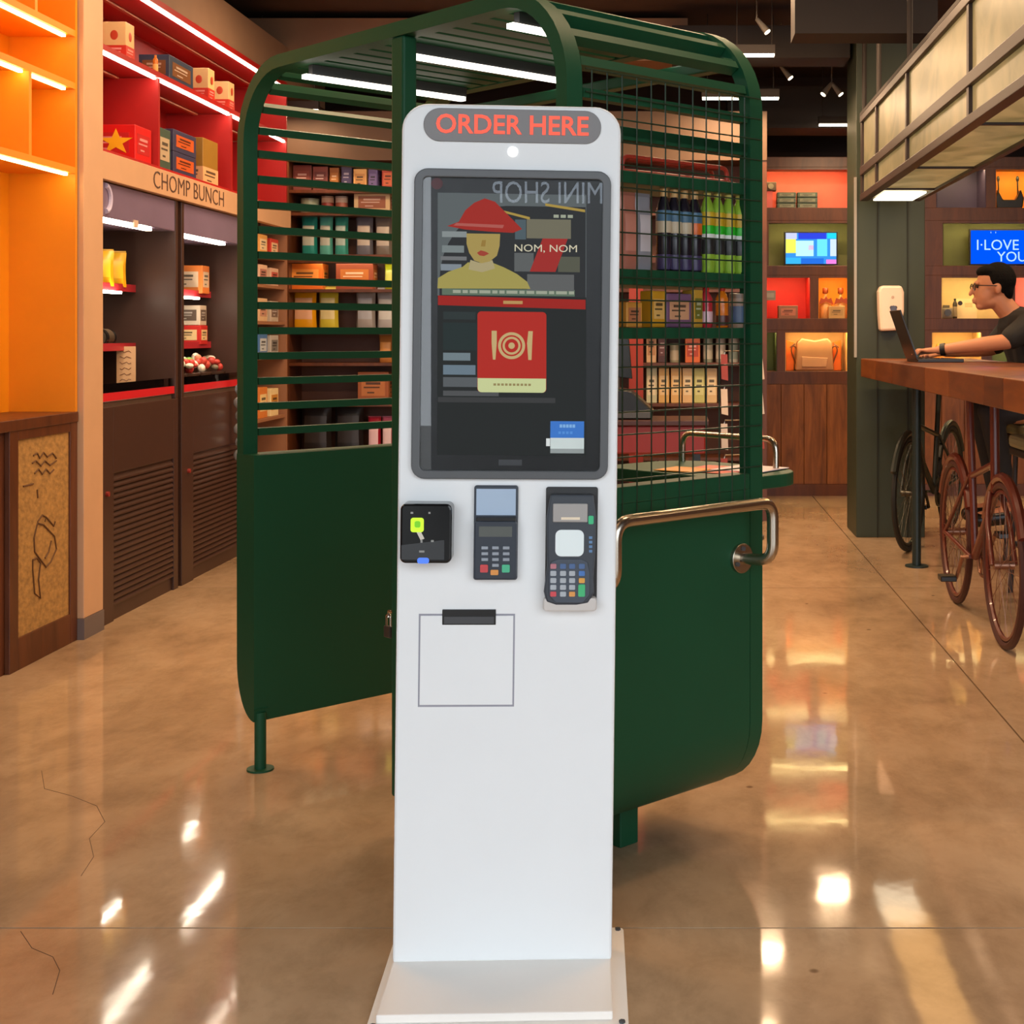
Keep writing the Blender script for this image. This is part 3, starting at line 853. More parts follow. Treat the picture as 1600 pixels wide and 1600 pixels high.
# middle post and half door in the entrance
B('post', (0.784, 0.002, 0.09), (0.838, 0.044, PH - 0.036), GREEN, pod, 0.006)
dr = B('door', (0.85, 0.012, 0.16), (PW - 0.05, 0.036, 0.98), GREEN, pod, 0.004)
B('door_frame', (0.85, 0.006, 0.98), (PW - 0.05, 0.042, 1.02), GREEN, dr, 0.004)
MB().tube([(0.79, 0.02, 0.545), (0.748, 0.02, 0.545), (0.746, 0.02, 0.53)], 0.004, n=8).build('latch', STEEL, pod)
# three roof tubes
for x in (0.32, 0.765, 1.225):
    lt = B('roof_lamp', (x - 0.010, 0.05, 1.962), (x + 0.010, 0.575, 1.990), DKGREY, pod)
    B('diffuser', (x - 0.012, 0.03, 1.950), (x + 0.012, 0.57, 1.962), LEDC, lt)
# inner rails across the back of the roof
B('roof_rail', (0.05, PL - 0.09, 1.90), (PW - 0.05, PL - 0.052, 1.93), GREEN, pod, 0.004)
# wire mesh on the right side
m = MB()
k = 0
y = 0.07
while y < PL - 0.05:
    m.cyl((PW + 0.003, y, 0.84), (PW + 0.003, y, 1.83), 0.0019, n=5); y += 0.0455
z = 0.92
while z < 1.83:
    m.cyl((PW + 0.0045, 0.05, z), (PW + 0.0045, PL - 0.01, z), 0.0019, n=5); z += 0.0505
m.build('wire_mesh', M('mesh_green', (26, 52, 36), 0.4), pod, kind='stuff')
# shelves behind the mesh
for z, t_ in ((1.618, 0.028), (1.395, 0.036), (1.262, 0.026)):
    B('shelf', (PW - 0.20, 0.05, z - t_), (PW - 0.012, PL - 0.05, z), GREEN, pod, 0.002)
B('cross_bar', (PW - 0.03, 0.05, 1.685), (PW - 0.004, PL - 0.05, 1.715), GREEN, pod, 0.002)
# desk that sticks out of the far end
dk = [(0.90, PL - 0.043), (PW - 0.06, PL - 0.043), (PW - 0.06, 0.78)] + arcp(PW - 0.06 - 0.14, 0.78, 0.14, 0, 90, 8) + arcp(1.04, 0.78, 0.14, 90, 180, 8)
MB().prism(dk, 0.850, 0.884, 'z').build('desk', GREEN, pod, bevel=0.003)
MB().tube(bend([(0.96, 0.865, 0.884), (0.96, 0.865, 0.965), (1.31, 0.865, 0.965), (1.31, 0.865, 0.884)], 0.035), 0.0085, n=10).build('desk_rail', STEEL, pod, True)
# grab rail on the outside
gx = PW + 0.09
gr = MB().tube(bend([(PW + 0.005, 0.555, 0.70), (gx, 0.575, 0.70), (gx, 0.575, 0.842), (gx, 0.06, 0.842), (gx, 0.06, 0.70), (PW + 0.005, 0.06, 0.70)], 0.042, 7), 0.0142, n=14).build('grab_rail', STEEL, pod, True)
for y in (0.555, 0.06):
    f = MB().cyl((PW + 0.0, y, 0.70), (PW + 0.012, y, 0.70), 0.036, n=28).build('flange', STEEL, gr, True, 0.001)
    for k in range(3):
        a = math.radians(90 + 120 * k)
        MB().cyl((PW + 0.012, y + 0.024 * math.cos(a), 0.70 + 0.024 * math.sin(a)), (PW + 0.016, y + 0.024 * math.cos(a), 0.70 + 0.024 * math.sin(a)), 0.006, n=6).build('screw', DKGREY, gr)
# feet
for y in (0.022, PL - 0.022):
    f = MB().cyl((0.094, y, 0.0), (0.094, y, 0.165), 0.0165, n=16).cyl((0.094, y, 0.09), (0.094, y, 0.16), 0.0135, n=16).build('leg', GREEN, pod, True)
    MB().cyl((0.094, y, 0.0), (0.094, y, 0.005), 0.038, n=24).build('foot_plate', GREEN, f)
for y in (0.10, 0.36):
    B('leg', (PW - 0.245, y - 0.03, 0.0), (PW - 0.185, y + 0.03, 0.19), GREEN, pod, 0.003)
# padlock
pk = thing('padlock', 'small grey padlock hanging from the booth latch', 'padlock', podp(0.746, 0.02, 0.478), PA)
B('lock_body', (-0.014, -0.006, 0.0), (0.014, 0.006, 0.030), M('lock_grey', (86, 78, 72), 0.4, 0.6), pk, 0.003)
MB().tube(bend([(-0.009, 0, 0.028), (-0.009, 0, 0.058), (0.009, 0, 0.058), (0.009, 0, 0.028)], 0.008), 0.003, n=8).build('shackle', STEEL, pk, True)
# ================================================================== goods
def carton(name, label, c, w, d, h, col, acc, cat='box', rz=0.0, group=None, low=None):
    t = thing(name, label, cat, c, rz, group)
    B('body', (-w / 2, -d / 2, 0), (w / 2, d / 2, h), C(col), t, min(0.003, w * 0.05))
    e = 0.0012
    z0, z1 = (0.0, h * low) if low else (h * 0.22, h * 0.78)
    k = 1.0 if low else 0.76
    k_ = k
    B('front_label', (-w / 2 * k, -d / 2 - e, z0 + 0.001), (w / 2 * k, -d / 2, z1), C(acc), t)
    B('side_label', (w / 2, -d / 2 * k, z0 + 0.001), (w / 2 + e, d / 2 * k, z1), C(acc), t)
    ink_ = C(tuple(int(v * 0.45) if sum(acc) > 330 else min(255, int(v * 0.5 + 128)) for v in acc))
    for k, (fa, fb, wd) in enumerate(((0.66, 0.80, 0.62), (0.46, 0.54, 0.8), (0.16, 0.24, 0.5))):
        za, zb_ = z0 + (z1 - z0) * fa, z0 + (z1 - z0) * fb
        B('print', (-w / 2 * k_ * wd, -d / 2 - e * 1.8, za), (w / 2 * k_ * wd * (1, 0.7, 0.2)[k], -d / 2 - e, zb_), ink_, t)
        B('print', (w / 2 + e, -d / 2 * k_ * wd, za), (w / 2 + e * 1.8, d / 2 * k_ * wd * (1, 0.7, 0.2)[k], zb_), ink_, t)
    B('top_flap', (-w / 2 + 0.002, -0.002, h), (w / 2 - 0.002, 0.002, h + 0.0008), C(tuple(int(v * 0.8) for v in col)), t)
    return t

def pouch(name, label, c, w, t_, h, col, acc, cat='bag', rz=0.0, group=None):
    t = thing(name, label, cat, c, rz, group)
    nx, nz = 8, 8
    def prof(i, j, k=1.0):
        u, v = i / nx * 2 - 1, j / nz
        th = t_ / 2 * (1 - u ** 4) ** 0.5 * (min(1, v * 6 + 0.55) * min(1, max(0.05, (1 - v) * 3.0))) ** 0.7 * k
        x = u * w / 2 * (1 - 0.06 * math.sin(v * PI))
        return x, max(th, 0.0008), v * h
    m = MB()
    for sgn in (-1, 1):
        vs = []
        for j in range(nz + 1):
            for i in range(nx + 1):
                x, th, z = prof(i, j)
                vs.append((x, sgn * th, z))
        fs = [(j * (nx + 1) + i, j * (nx + 1) + i + 1, (j + 1) * (nx + 1) + i + 1, (j + 1) * (nx + 1) + i) for j in range(nz) for i in range(nx)]
        m.add(vs, fs)
    m.build('bag', C(col, 0.35), t, True)
    m = MB(); vs = []
    for j in range(2, 7):
        for i in range(1, nx):
            x, th, z = prof(i, j)
            vs.append((x, -th - 0.0015, z))
    fs = [(j * (nx - 1) + i, j * (nx - 1) + i + 1, (j + 1) * (nx - 1) + i + 1, (j + 1) * (nx - 1) + i) for j in range(4) for i in range(nx - 2)]
    m.add(vs, fs).build('label', C(acc, 0.4), t, True)
    B('seal', (-w / 2 * 0.97, -0.0012, h - 0.004), (w / 2 * 0.97, 0.0012, h + 0.008), C(tuple(int(v * 0.85) for v in col), 0.35), t)
    return t

def bottle(name, label, c, r, h, bands, cap, cat='bottle', group=None):
    """bands: list of (z0, z1, colour) as fractions of the straight body"""
    t = thing(name, label, cat, c, 0.0, group)
    sh = h * 0.72
    base = bands[0][2]
    MB().lathe([(r * 0.86, 0), (r, h * 0.03), (r, sh), (r * 0.72, sh + h * 0.1), (r * 0.42, sh + h * 0.17), (r * 0.42, h * 0.92)], n=16).build('body', C(base, 0.2), t, True)
    for a, b, col in bands[1:]:
        MB().lathe([(r * 1.015, a * h), (r * 1.03, a * h + 0.001), (r * 1.03, b * h - 0.001), (r * 1.015, b * h)], n=16).build('label', C(col, 0.35), t, True)
    MB().lathe([(r * 0.48, h * 0.9), (r * 0.5, h * 0.905), (r * 0.5, h * 0.995), (r * 0.44, h)], n=14).build('cap', C(cap, 0.35), t, True)
    return t

def tin(name, label, c, r, h, col, acc, cat='tin', group=None):
    t = thing(name, label, cat, c, 0.0, group)
    MB().lathe([(r * 0.97, 0), (r, 0.003), (r, h - 0.006), (r * 0.97, h - 0.004)], n=20).build('body', C(col, 0.35), t, True)
    MB().lathe([(r * 1.012, h * 0.12), (r * 1.015, h * 0.13), (r * 1.015, h * 0.62), (r * 1.012, h * 0.63)], n=20).build('label', C(acc, 0.4), t, True)
    MB().lathe([(r * 1.02, h - 0.012), (r * 1.02, h - 0.001), (r * 0.9, h)], n=20).build('lid', C(tuple(int(v * 0.8) for v in col), 0.35), t, True)
    return t

# ---- red shelf
carton('snack_tin', 'cream and red square snack tin alone on the top red shelf', (-2.50, 6.36, 2.48), 0.105, 0.10, 0.165, (228, 190, 130), (206, 56, 40), 'tin', low=0.36)
carton('snack_tin', 'cream and red square snack tin, left of a pair on top shelf', (-2.49, 7.46, 2.48), 0.10, 0.10, 0.165, (228, 190, 130), (206, 56, 40), 'tin', low=0.36)
carton('snack_tin', 'cream and red square snack tin, right of a pair on top shelf', (-2.49, 7.80, 2.48), 0.10, 0.10, 0.155, (228, 196, 140), (206, 56, 40), 'tin', low=0.36)
for o in [o for o in COL.objects if o.name.startswith('snack_tin')]:
    MB().ball((0, -0.0505, 0.105), 0.022, 14, 8, (0.8, 0.06, 1.0)).build('picture', C((196, 70, 40)), o, True)
    MB().ball((0.053, 0, 0.105), 0.022, 14, 8, (0.06, 0.8, 1.0)).build('picture', C((196, 70, 40)), o, True)
carton('gift_box', 'dark blue gift box with brown picture on the top red shelf', (-2.52, 7.02, 2.48), 0.15, 0.34, 0.125, (50, 62, 84), (120, 76, 40))
bottle('amber_bottle', 'tiny amber bottle beside the dark blue gift box', (-2.447, 6.67, 2.48), 0.012, 0.085, [(0, 1, (200, 110, 30)), (0.1, 0.5, (240, 180, 90))], (230, 150, 60))
bx = carton('snack_box', 'bright red snack box with yellow star burst above the sign', (-2.565, 6.52, 2.035), 0.235, 0.20, 0.165, (214, 22, 18), (190, 34, 34))
star = []
for k in range(10):
    a = PI / 2 + k * PI / 5; rr = 0.062 if k % 2 == 0 else 0.024
    star.append((0.03 + rr * math.cos(a) * 1.3, 0.085 + rr * math.sin(a)))
MB().prism(star, -0.103, -0.1012).build('star_print', C((246, 190, 30)), bx)
carton('cracker_pack', 'dark green cracker pack just right of the red divider', (-2.50, 6.80, 2.035), 0.10, 0.16, 0.20, (70, 90, 76), (190, 170, 140))
carton('cookie_box', 'navy cookie box with orange picture, lower of two stacked', (-2.52, 7.07, 2.035), 0.15, 0.33, 0.108, (60, 58, 88), (204, 92, 36))
carton('cookie_box', 'navy cookie box with orange picture, upper of two stacked', (-2.52, 7.07, 2.144), 0.15, 0.33, 0.108, (60, 58, 88), (204, 92, 36))
carton('tea_box', 'tall gold tea box with cream base on the red shelf', (-2.51, 7.46, 2.035), 0.13, 0.24, 0.235, (158, 118, 44), (228, 180, 130), low=0.36)
# ---- first fridge
for k, (y, c2) in enumerate(((6.40, (248, 196, 40)), (6.55, (238, 188, 30)), (6.70, (244, 190, 34)))):
    pouch('snack_bag', ['yellow snack bag at the left of three in the fridge', 'yellow snack bag in the middle of three in the fridge', 'yellow snack bag at the right of three in the fridge'][k],
          (-2.665, y, 1.4675), 0.13, 0.06, 0.165, (232, 172, 16), c2, rz=0.5, group='yellow bags in the fridge')
pouch('rice_ball', 'white wrapped rice ball on the fridge middle shelf', (-2.72, 6.42, 1.1855), 0.10, 0.06, 0.085, (214, 196, 178), (190, 150, 130), 'food', 0.4)
t = thing('drink_can', 'black can lying on its side in the fridge', 'can', (-2.665, 6.60, 1.2275))
MB().cyl((0, -0.055, 0), (0, 0.055, 0), 0.041, n=22).build('body', M('can_black', (34, 32, 30), 0.25, 0.6), t, True)
MB().cyl((0, -0.057, 0), (0, -0.055, 0), 0.035, n=22).build('lid', M('can_end', (90, 84, 78), 0.3, 0.8), t, True)
MB().cyl((0, -0.03, 0), (0, 0.03, 0), 0.0415, n=22).build('label', C((70, 56, 40)), t, True)
t = thing('price_card', 'tall cream price card with brown writing in the fridge', 'card', (-2.605, 6.72, 0.985), 0.25)
B('card', (-0.043, -0.002, 0), (0.043, 0.002, 0.20), C((214, 172, 128)), t)
for k in range(6):
    MB().tube([(-0.028 + 0.01 * i, -0.0028, 0.175 - k * 0.027 + 0.005 * math.sin(i * 2.1 + k)) for i in range(6)], 0.0018, n=5).build('writing', C((128, 82, 48)), t)
# ---- second fridge
carton('noodle_box', 'orange and white noodle box on the far fridge top shelf', (-2.69, 7.84, 1.4675), 0.19, 0.12, 0.155, (228, 130, 60), (226, 200, 170), 'box')
carton('snack_pack', 'red and cream snack pack, lower of two in the far fridge', (-2.69, 7.84, 1.1855), 0.17, 0.12, 0.105, (190, 40, 34), (220, 190, 140))
carton('snack_pack', 'grey and white snack pack, upper of two in the far fridge', (-2.69, 7.84, 1.2920), 0.16, 0.11, 0.11, (198, 184, 166), (90, 76, 66))
rs = random.Random(3)
for k, (x, y, cols, lb) in enumerate(((-2.58, 7.25, [(110, 160, 60), (236, 236, 220), (150, 190, 90)], 'green and white salad pack nearest on the fridge deck'),
                                  (-2.57, 7.44, [(120, 170, 70), (230, 226, 210), (206, 60, 54)], 'green, white and red salad pack second on the fridge deck'),
                                  (-2.57, 7.63, [(226, 140, 110), (236, 226, 210), (206, 70, 60)], 'pink and white salad pack third on the fridge deck'),
                                  (-2.56, 7.82, [(210, 202, 190), (120, 110, 90), (190, 60, 54)], 'pale salad pack farthest on the fridge deck'))):
    t = thing('salad_pack', lb, 'food', (x, y, 0.951), 0.3, 'salad packs on the fridge deck')
    MB().lathe([(0.062, 0), (0.066, 0.004), (0.078, 0.085), (0.074, 0.086)], n=20).build('bowl', C((66, 50, 44), 0.25), t, True)
    for q in range(13):
        a = q * 2.4; rr = 0.055 * math.sqrt(q / 13.0)
        MB().ball((rr * math.cos(a), rr * math.sin(a), 0.10 + 0.05 * (1 - q / 13.0) + rs.uniform(-.01, .02)), rs.uniform(0.018, 0.027), 8, 6, (1, 1, rs.uniform(.6, 1.1))).build('piece', C(cols[q % 3]), t, True)
# ---- silvery packs hanging beside the booth
t = thing('clip_strip', 'strip of silver snack packs hanging at the fridge end', 'snack strip', (-2.37, 7.72, 0.0), 0.2)
B('strip', (-0.006, 0.002, 0.55), (0.006, 0.004, 1.02), C((170, 172, 174)), t)
B('hook', (-0.006, -0.012, 1.00), (0.006, 0.004, 1.02), C((170, 172, 174)), t)
for k in range(6):
    m = MB().ball((0.004 * (-1) ** k, -0.012, 0.94 - k * 0.072), 0.034, 12, 8, (0.85, 0.5, 1.0))
    m.build('pack', M('foil_silver', (190, 194, 198), 0.25, 0.7) if k != 0 else C((120, 130, 140)), t, True)
# ---- tan shelf boxes seen through the slats
rows_tan = [(1.718, [((226, 190, 150), (150, 80, 60)), ((228, 170, 90), (236, 210, 170)), ((200, 60, 44), (236, 200, 160))], 0.13),
            (1.538, [((150, 120, 150), (216, 190, 180)), ((222, 186, 160), (176, 120, 110)), ((216, 180, 156), (190, 90, 80))], 0.13),
            (1.318, [((236, 226, 206), (250, 246, 236)), ((214, 180, 140), (190, 140, 120)), ((190, 176, 160), (120, 100, 90))], 0.15),
            (1.108, [((96, 130, 176), (206, 210, 214)), ((76, 120, 180), (190, 200, 210)), ((180, 176, 172), (120, 118, 116))], 0.15),
            (0.738, [((208, 200, 190), (150, 146, 140)), ((216, 130, 60), (236, 210, 150)), ((236, 214, 160), (200, 140, 60))], 0.2)]
nm = ['top', 'second', 'third', 'fourth', 'fifth']; pos = ['near', 'middle', 'far']
clr = {}
for i, (z, cols, h) in enumerate(rows_tan):
    for j, (a, b) in enumerate(cols):
        carton('grocery_box', '%s grocery box on the %s tan shelf past the fridges' % (pos[j], nm[i]), (-2.55, 8.20 + j * 0.24, z + 0.0005), 0.20, 0.17, h * (1 - 0.08 * j), a, b)

# ---- back shelving goods: (kind, px0, px1, height px, z, colour, accent, words)
BD = WB + 0.16
def bx_(px): return (px - VX) / FPX * BD
goods = [
 ('box', 462, 492, 40, 2.20, (104, 52, 48), (120, 66, 58), 'maroon box far left of the high row behind the slats'),
 ('box', 493, 517, 38, 2.20, (112, 56, 50), (90, 44, 42), 'wine red box second in the high row behind the slats'),
 ('box', 519, 534, 36, 2.20, (136, 82, 24), (160, 104, 40), 'narrow amber box in the high row behind the slats'),
 ('box', 537, 554, 42, 2.20, (44, 40, 76), (60, 54, 96), 'indigo box in the high row behind the slats'),
 ('box', 556, 577, 34, 2.20, (214, 168, 104), (190, 140, 80), 'cream box in the high row behind the slats'),
 ('box', 579, 594, 34, 2.20, (88, 74, 130), (110, 96, 150), 'violet box in the high row behind the slats'),
 ('box', 600, 620, 36, 2.20, (170, 60, 44), (200, 100, 60), 'red box at the high row end behind the slats'),
 ('tin', 470, 499, 24, 2.05, (176, 190, 162), (150, 170, 150), 'mint green tin on the row above the teal bags'),
 ('tin', 502, 522, 28, 2.05, (226, 190, 160), (150, 60, 50), 'cream and red tin on the row above the teal bags'),
 ('tin', 524, 544, 28, 2.05, (230, 208, 186), (170, 100, 80), 'pale tin on the row above the teal bags'),
 ('box', 556, 614, 34, 2.05, (214, 186, 140), (150, 90, 60), 'wide tan carton on the row above the grey bags'),
 ('bag', 471, 497, 62, 1.77, (44, 150, 138), (196, 206, 190), 'teal snack bag at left of the teal trio'),
 ('bag', 499, 521, 62, 1.77, (96, 184, 168), (190, 196, 180), 'light teal snack bag in the middle of the teal trio'),
 ('bag', 523, 545, 62, 1.77, (64, 164, 148), (176, 200, 190), 'teal snack bag at right of the teal trio'),
 ('bag', 556, 584, 62, 1.77, (110, 112, 124), (200, 190, 176), 'grey snack bag left of two beside the teal trio'),
 ('bag', 586, 614, 60, 1.77, (128, 120, 112), (196, 188, 176), 'grey snack bag right of two beside the teal trio'),
 ('box', 452, 510, 40, 1.54, (226, 112, 24), (240, 150, 60), 'orange carton on the row below the teal bags'),
 ('box', 528, 588, 40, 1.54, (142, 64, 30), (180, 100, 30), 'rust brown carton on the row below the grey bags'),
 ('bag', 601, 618, 40, 1.54, (170, 176, 30), (200, 200, 90), 'lime bag at the end of the orange carton row'),
 ('bag', 457, 496, 66, 1.27, (238, 168, 20), (236, 180, 140), 'golden snack bag left of the yellow pair'),
 ('bag', 498, 530, 66, 1.27, (214, 196, 60), (226, 210, 150), 'lemon snack bag right of the yellow pair'),
 ('bag', 556, 588, 66, 1.27, (158, 152, 148), (170, 172, 180), 'silver grey snack bag left of the silver pair'),
 ('bag', 589, 618, 64, 1.27, (176, 174, 174), (206, 208, 206), 'silver grey snack bag right of the silver pair'),
 ('bag', 592, 616, 42, 1.05, (186, 120, 60), (214, 150, 80), 'tan paper bag below the silver snack bags'),
 ('box', 562, 612, 48, 0.78, (150, 82, 38), (178, 110, 60), 'brown carton at knee height behind the slats'),
 ('bag', 575, 596, 60, 0.42, (190, 36, 60), (226, 190, 200), 'crimson and white pack low behind the slats'),
 ('bag', 597, 616, 60, 0.42, (196, 96, 124), (226, 200, 206), 'pink pack low behind the slats'),
 ('bag', 470, 520, 84, 0.42, (36, 30, 28), (50, 42, 38), 'black bag left of two low behind the slats'),
 ('bag', 522, 570, 84, 0.42, (30, 28, 28), (46, 42, 42), 'black bag right of two low behind the slats'),
 ('bag', 706, 742, 62, 1.27, (190, 60, 40), (220, 180, 140), 'red snack bag hidden behind the white kiosk'),
 ('box', 745, 800, 50, 1.54, (206, 160, 100), (150, 90, 60), 'tan carton hidden behind the white kiosk'),
 ('box', 840, 900, 50, 1.27, (120, 60, 44), (190, 120, 70), 'brown carton hidden behind the white kiosk'),
 # seen through the mesh side
 ('box', 973, 990, 44, 1.05, (206, 110, 40), (230, 170, 90), 'orange box at left of the mesh view'),
 ('box', 1010, 1026, 50, 1.05, (206, 168, 128), (180, 130, 90), 'cream box just right of the red post'),
 ('box', 1028, 1042, 46, 1.05, (78, 44, 44), (100, 56, 52), 'maroon box second right of the red post'),
 ('tin', 1046, 1062, 30, 1.05, (150, 146, 120), (190, 176, 150), 'grey green tin right of the maroon box'),
 ('box', 1070, 1094, 40, 1.05, (208, 100, 40), (170, 60, 34), 'orange red box in the middle of the mesh view'),
 ('tin', 1098, 1114, 44, 1.05, (140, 146, 128), (196, 190, 170), 'olive tin right of the orange red box'),
 ('tin', 1118, 1134, 46, 1.05, (150, 140, 130), (200, 190, 176), 'grey tin second right of the orange red box'),
 ('tin', 1138, 1154, 44, 1.05, (160, 156, 146), (120, 130, 120), 'pale tin at the right of the mesh view'),
]
for j, px in enumerate((1010, 1029, 1048, 1066, 1084, 1103)):
    lab = ['first', 'second', 'third', 'fourth', 'fifth', 'sixth'][j]
    goods.append(('box', px, px + 17, 54, 0.78, [(196, 196, 160), (220, 176, 100), (226, 180, 110), (224, 186, 130), (196, 196, 120), (220, 190, 140)][j], [(226, 214, 180), (236, 206, 150), (240, 208, 150), (236, 214, 170), (214, 214, 150), (236, 216, 176)][j], '%s tall cream book from the red post, upper row' % lab))
    goods.append(('box', px, px + 17, 66, 0.10, (210, 196, 140), (228, 218, 176), '%s tall cream book from the red post, lower row' % lab))
for kind, p0, p1, hp, z, a, b, lb in goods:
    x0, x1 = bx_(p0), bx_(p1); w_ = (x1 - x0) * 0.96; h = hp / FPX * BD
    c = ((x0 + x1) / 2, BD, z + 0.0005)
    if kind == 'box': carton('grocery_box', lb, c, w_, 0.16, h, a, b)
    elif kind == 'bag': pouch('snack_bag', lb, c, w_, 0.09, h, a, b)
    else: tin('food_tin', lb, c, min(w_ / 2, 0.075), h, a, b)
# dark scale and hat shape on the red counter
t = thing('cash_register', 'black cash register on the dark red counter behind mesh', 'register', (-0.28, 8.55, 0.7305))
MB().prism([(-0.16, 0), (0.16, 0), (0.17, 0.05), (0.04, 0.17), (-0.10, 0.20), (-0.16, 0.14)], -0.12, 0.12).build('body', BLACK, t, bevel=0.01)
B('drawer', (-0.15, -0.126, 0.008), (0.15, -0.12, 0.045), DKGREY, t, 0.002)
MB().prism([(-0.12, 0.26), (0.04, 0.24), (0.02, 0.48), (-0.14, 0.52)], -0.015, 0.015).build('screen', M('screen_dark', (26, 28, 30), 0.2), t, bevel=0.004)
MB().cyl((-0.05, 0, 0.18), (-0.05, 0, 0.28), 0.014).build('stem', DKGREY, t, True)
# rack of hanging white tags at the right of the mesh view
t = thing('tag_rack', 'small rack of pale hanging tags seen through the mesh', 'rack', (0.42, 8.55, 0.0))
MB().cyl((0, 0, 0.0), (0, 0, 1.20), 0.012).build('pole', DKGREY, t, True)
MB().cyl((0, 0, 0.0), (0, 0, 0.02), 0.14, n=24).build('base', DKGREY, t, True)
for k in range(8):
    z = 1.14 - (k // 2) * 0.21; sx = -1 if k % 2 else 1
    MB().tube([(0, 0, z), (sx * 0.10, -0.03, z), (sx * 0.105, -0.03, z - 0.02)], 0.004, n=6).build('arm', STEEL, t)
    MB().prism([(sx * 0.085, z - 0.02), (sx * 0.125, z - 0.02), (sx * 0.13 + 0.01, z - 0.17), (sx * 0.08, z - 0.18)], -0.034, -0.030).build('tag', C(((206, 190, 176), (150, 60, 52), (196, 186, 180))[k % 3]), t)

# ---- bottles and packs on the booth shelves
SH1, SH2 = 1.3955, 1.2625
def podx(px, xl):
    k = (px - VX) / FPX                       # solve X = k * Y along the booth side
    X0 = PO.x + EC.x * xl; Y0_ = PO.y + EC.y * xl
    return (k * Y0_ - X0) / (EE.x - k * EE.y)
ordn = ['nearest the kiosk', 'second from the kiosk', 'third from the kiosk', 'fourth from the kiosk', 'fifth from the kiosk']
xl = PW - 0.045
for k, px in enumerate((1105, 1121, 1138, 1155)):
    bottle('drink_bottle', 'lime and yellow drink bottle with green band, %s on booth shelf' % ordn[k], podp(xl, podx(px, xl), SH1), 0.0185, 0.205,
           [(0, 1, (150, 190, 60)), (0.22, 0.40, (44, 44, 44)), (0.40, 0.46, (226, 230, 226)), (0.46, 0.56, (40, 186, 36)), (0.56, 0.72, (214, 176, 40))], (226, 216, 120), group='lime drinks on the booth shelf')
for k, px in enumerate((1037, 1053, 1069, 1085)):
    bottle('drink_bottle', 'dark drink bottle with blue and cream label, %s on booth shelf' % ordn[k], podp(xl, podx(px, xl), SH1), 0.0185, 0.195,
           [(0, 1, (34, 30, 40)), (0.02, 0.20, (66, 56, 96)), (0.46, 0.60, (206, 190, 160) if k < 3 else (226, 110, 40)), (0.60, 0.73, (78, 120, 150))], (220, 180, 120), group='dark drinks on the booth shelf')
for k, (px, c1, c2) in enumerate(((980, (190, 120, 100), (210, 140, 120)), (1003, (150, 150, 158), (206, 200, 204)))):
    pouch('jelly_pouch', ['pink jelly pouch at the kiosk end of the booth shelf', 'silver jelly pouch second on the booth shelf'][k], podp(xl, podx(px, xl), SH1), 0.05, 0.03, 0.17, c1, c2, rz=PI / 4)
for k, (px, wd, h, a, b, lb) in enumerate((
        (982, 0.05, 0.058, (214, 150, 60), (190, 120, 80), 'small gold box at the kiosk end of lower booth shelf'),
        (1020, 0.045, 0.085, (206, 150, 30), (226, 180, 100), 'upright gold box on the lower booth shelf'),
        (1052, 0.085, 0.080, (120, 84, 116), (214, 160, 120), 'purple sweets box on the lower booth shelf'),
        (1082, 0.030, 0.090, (196, 150, 50), (110, 110, 40), 'narrow yellow box on the lower booth shelf'))):
    carton('sweets_box', lb, podp(xl, podx(px, xl), SH2), wd, 0.04, h, a, b, rz=PI / 4)
bottle('sauce_bottle', 'red capped sauce bottle on the lower booth shelf', podp(xl, podx(1103, xl), SH2), 0.016, 0.098, [(0, 1, (196, 50, 60)), (0.1, 0.4, (230, 190, 196))], (210, 40, 44))
bottle('sauce_bottle', 'orange sauce bottle on the lower booth shelf', podp(xl, podx(1128, xl), SH2), 0.016, 0.100, [(0, 1, (226, 120, 24)), (0.05, 0.3, (90, 40, 30))], (190, 40, 24))
tin('jam_jar', 'blue labelled jam jar at the far end of lower booth shelf', podp(xl, podx(1153, xl), SH2), 0.022, 0.085, (150, 120, 96), (70, 88, 118), 'jar')
# red tube rack on the upper shelf
t = thing('tube_rack', 'red tubular rack lying on the upper booth shelf', 'rack', podp(PW - 0.06, 0.0, 1.618), PA)
REDT = M('red_tube', (186, 58, 40), 0.4)
MB().tube(bend([(0, 0.22, 0.006), (0, 0.22, 0.040), (0, 0.575, 0.040), (0, 0.575, 0.006)], 0.02), 0.0055, n=8).build('rail', REDT, t, True)
MB().tube(bend([(-0.05, 0.22, 0.006), (-0.05, 0.22, 0.040), (-0.05, 0.575, 0.040), (-0.05, 0.575, 0.006)], 0.02), 0.0055, n=8).build('rail', REDT, t, True)
MB().tube([(0, 0.215, 0.006), (0, 0.585, 0.006)], 0.0055, n=8).build('rail', REDT, t, True)
for y in (0.25, 0.36, 0.47, 0.56):
    MB().cyl((0, y, 0.040), (-0.05, y, 0.040), 0.0045, n=8).build('rung', REDT, t, True)
# leaflets on the desk end
t = thing('leaflets', 'red and white leaflets lying on the booth desk end', 'leaflet', podp(1.22, 0.76, 0.8845), PA + 0.2)
B('sheet', (-0.10, -0.10, 0.0), (0.07, 0.08, 0.002), C((216, 78, 48)), t)
B('sheet', (-0.02, -0.04, 0.002), (0.13, 0.12, 0.004), C((224, 206, 214)), t)
B('sheet', (-0.14, -0.13, 0.002), (-0.02, -0.02, 0.004), C((226, 150, 44)), t)

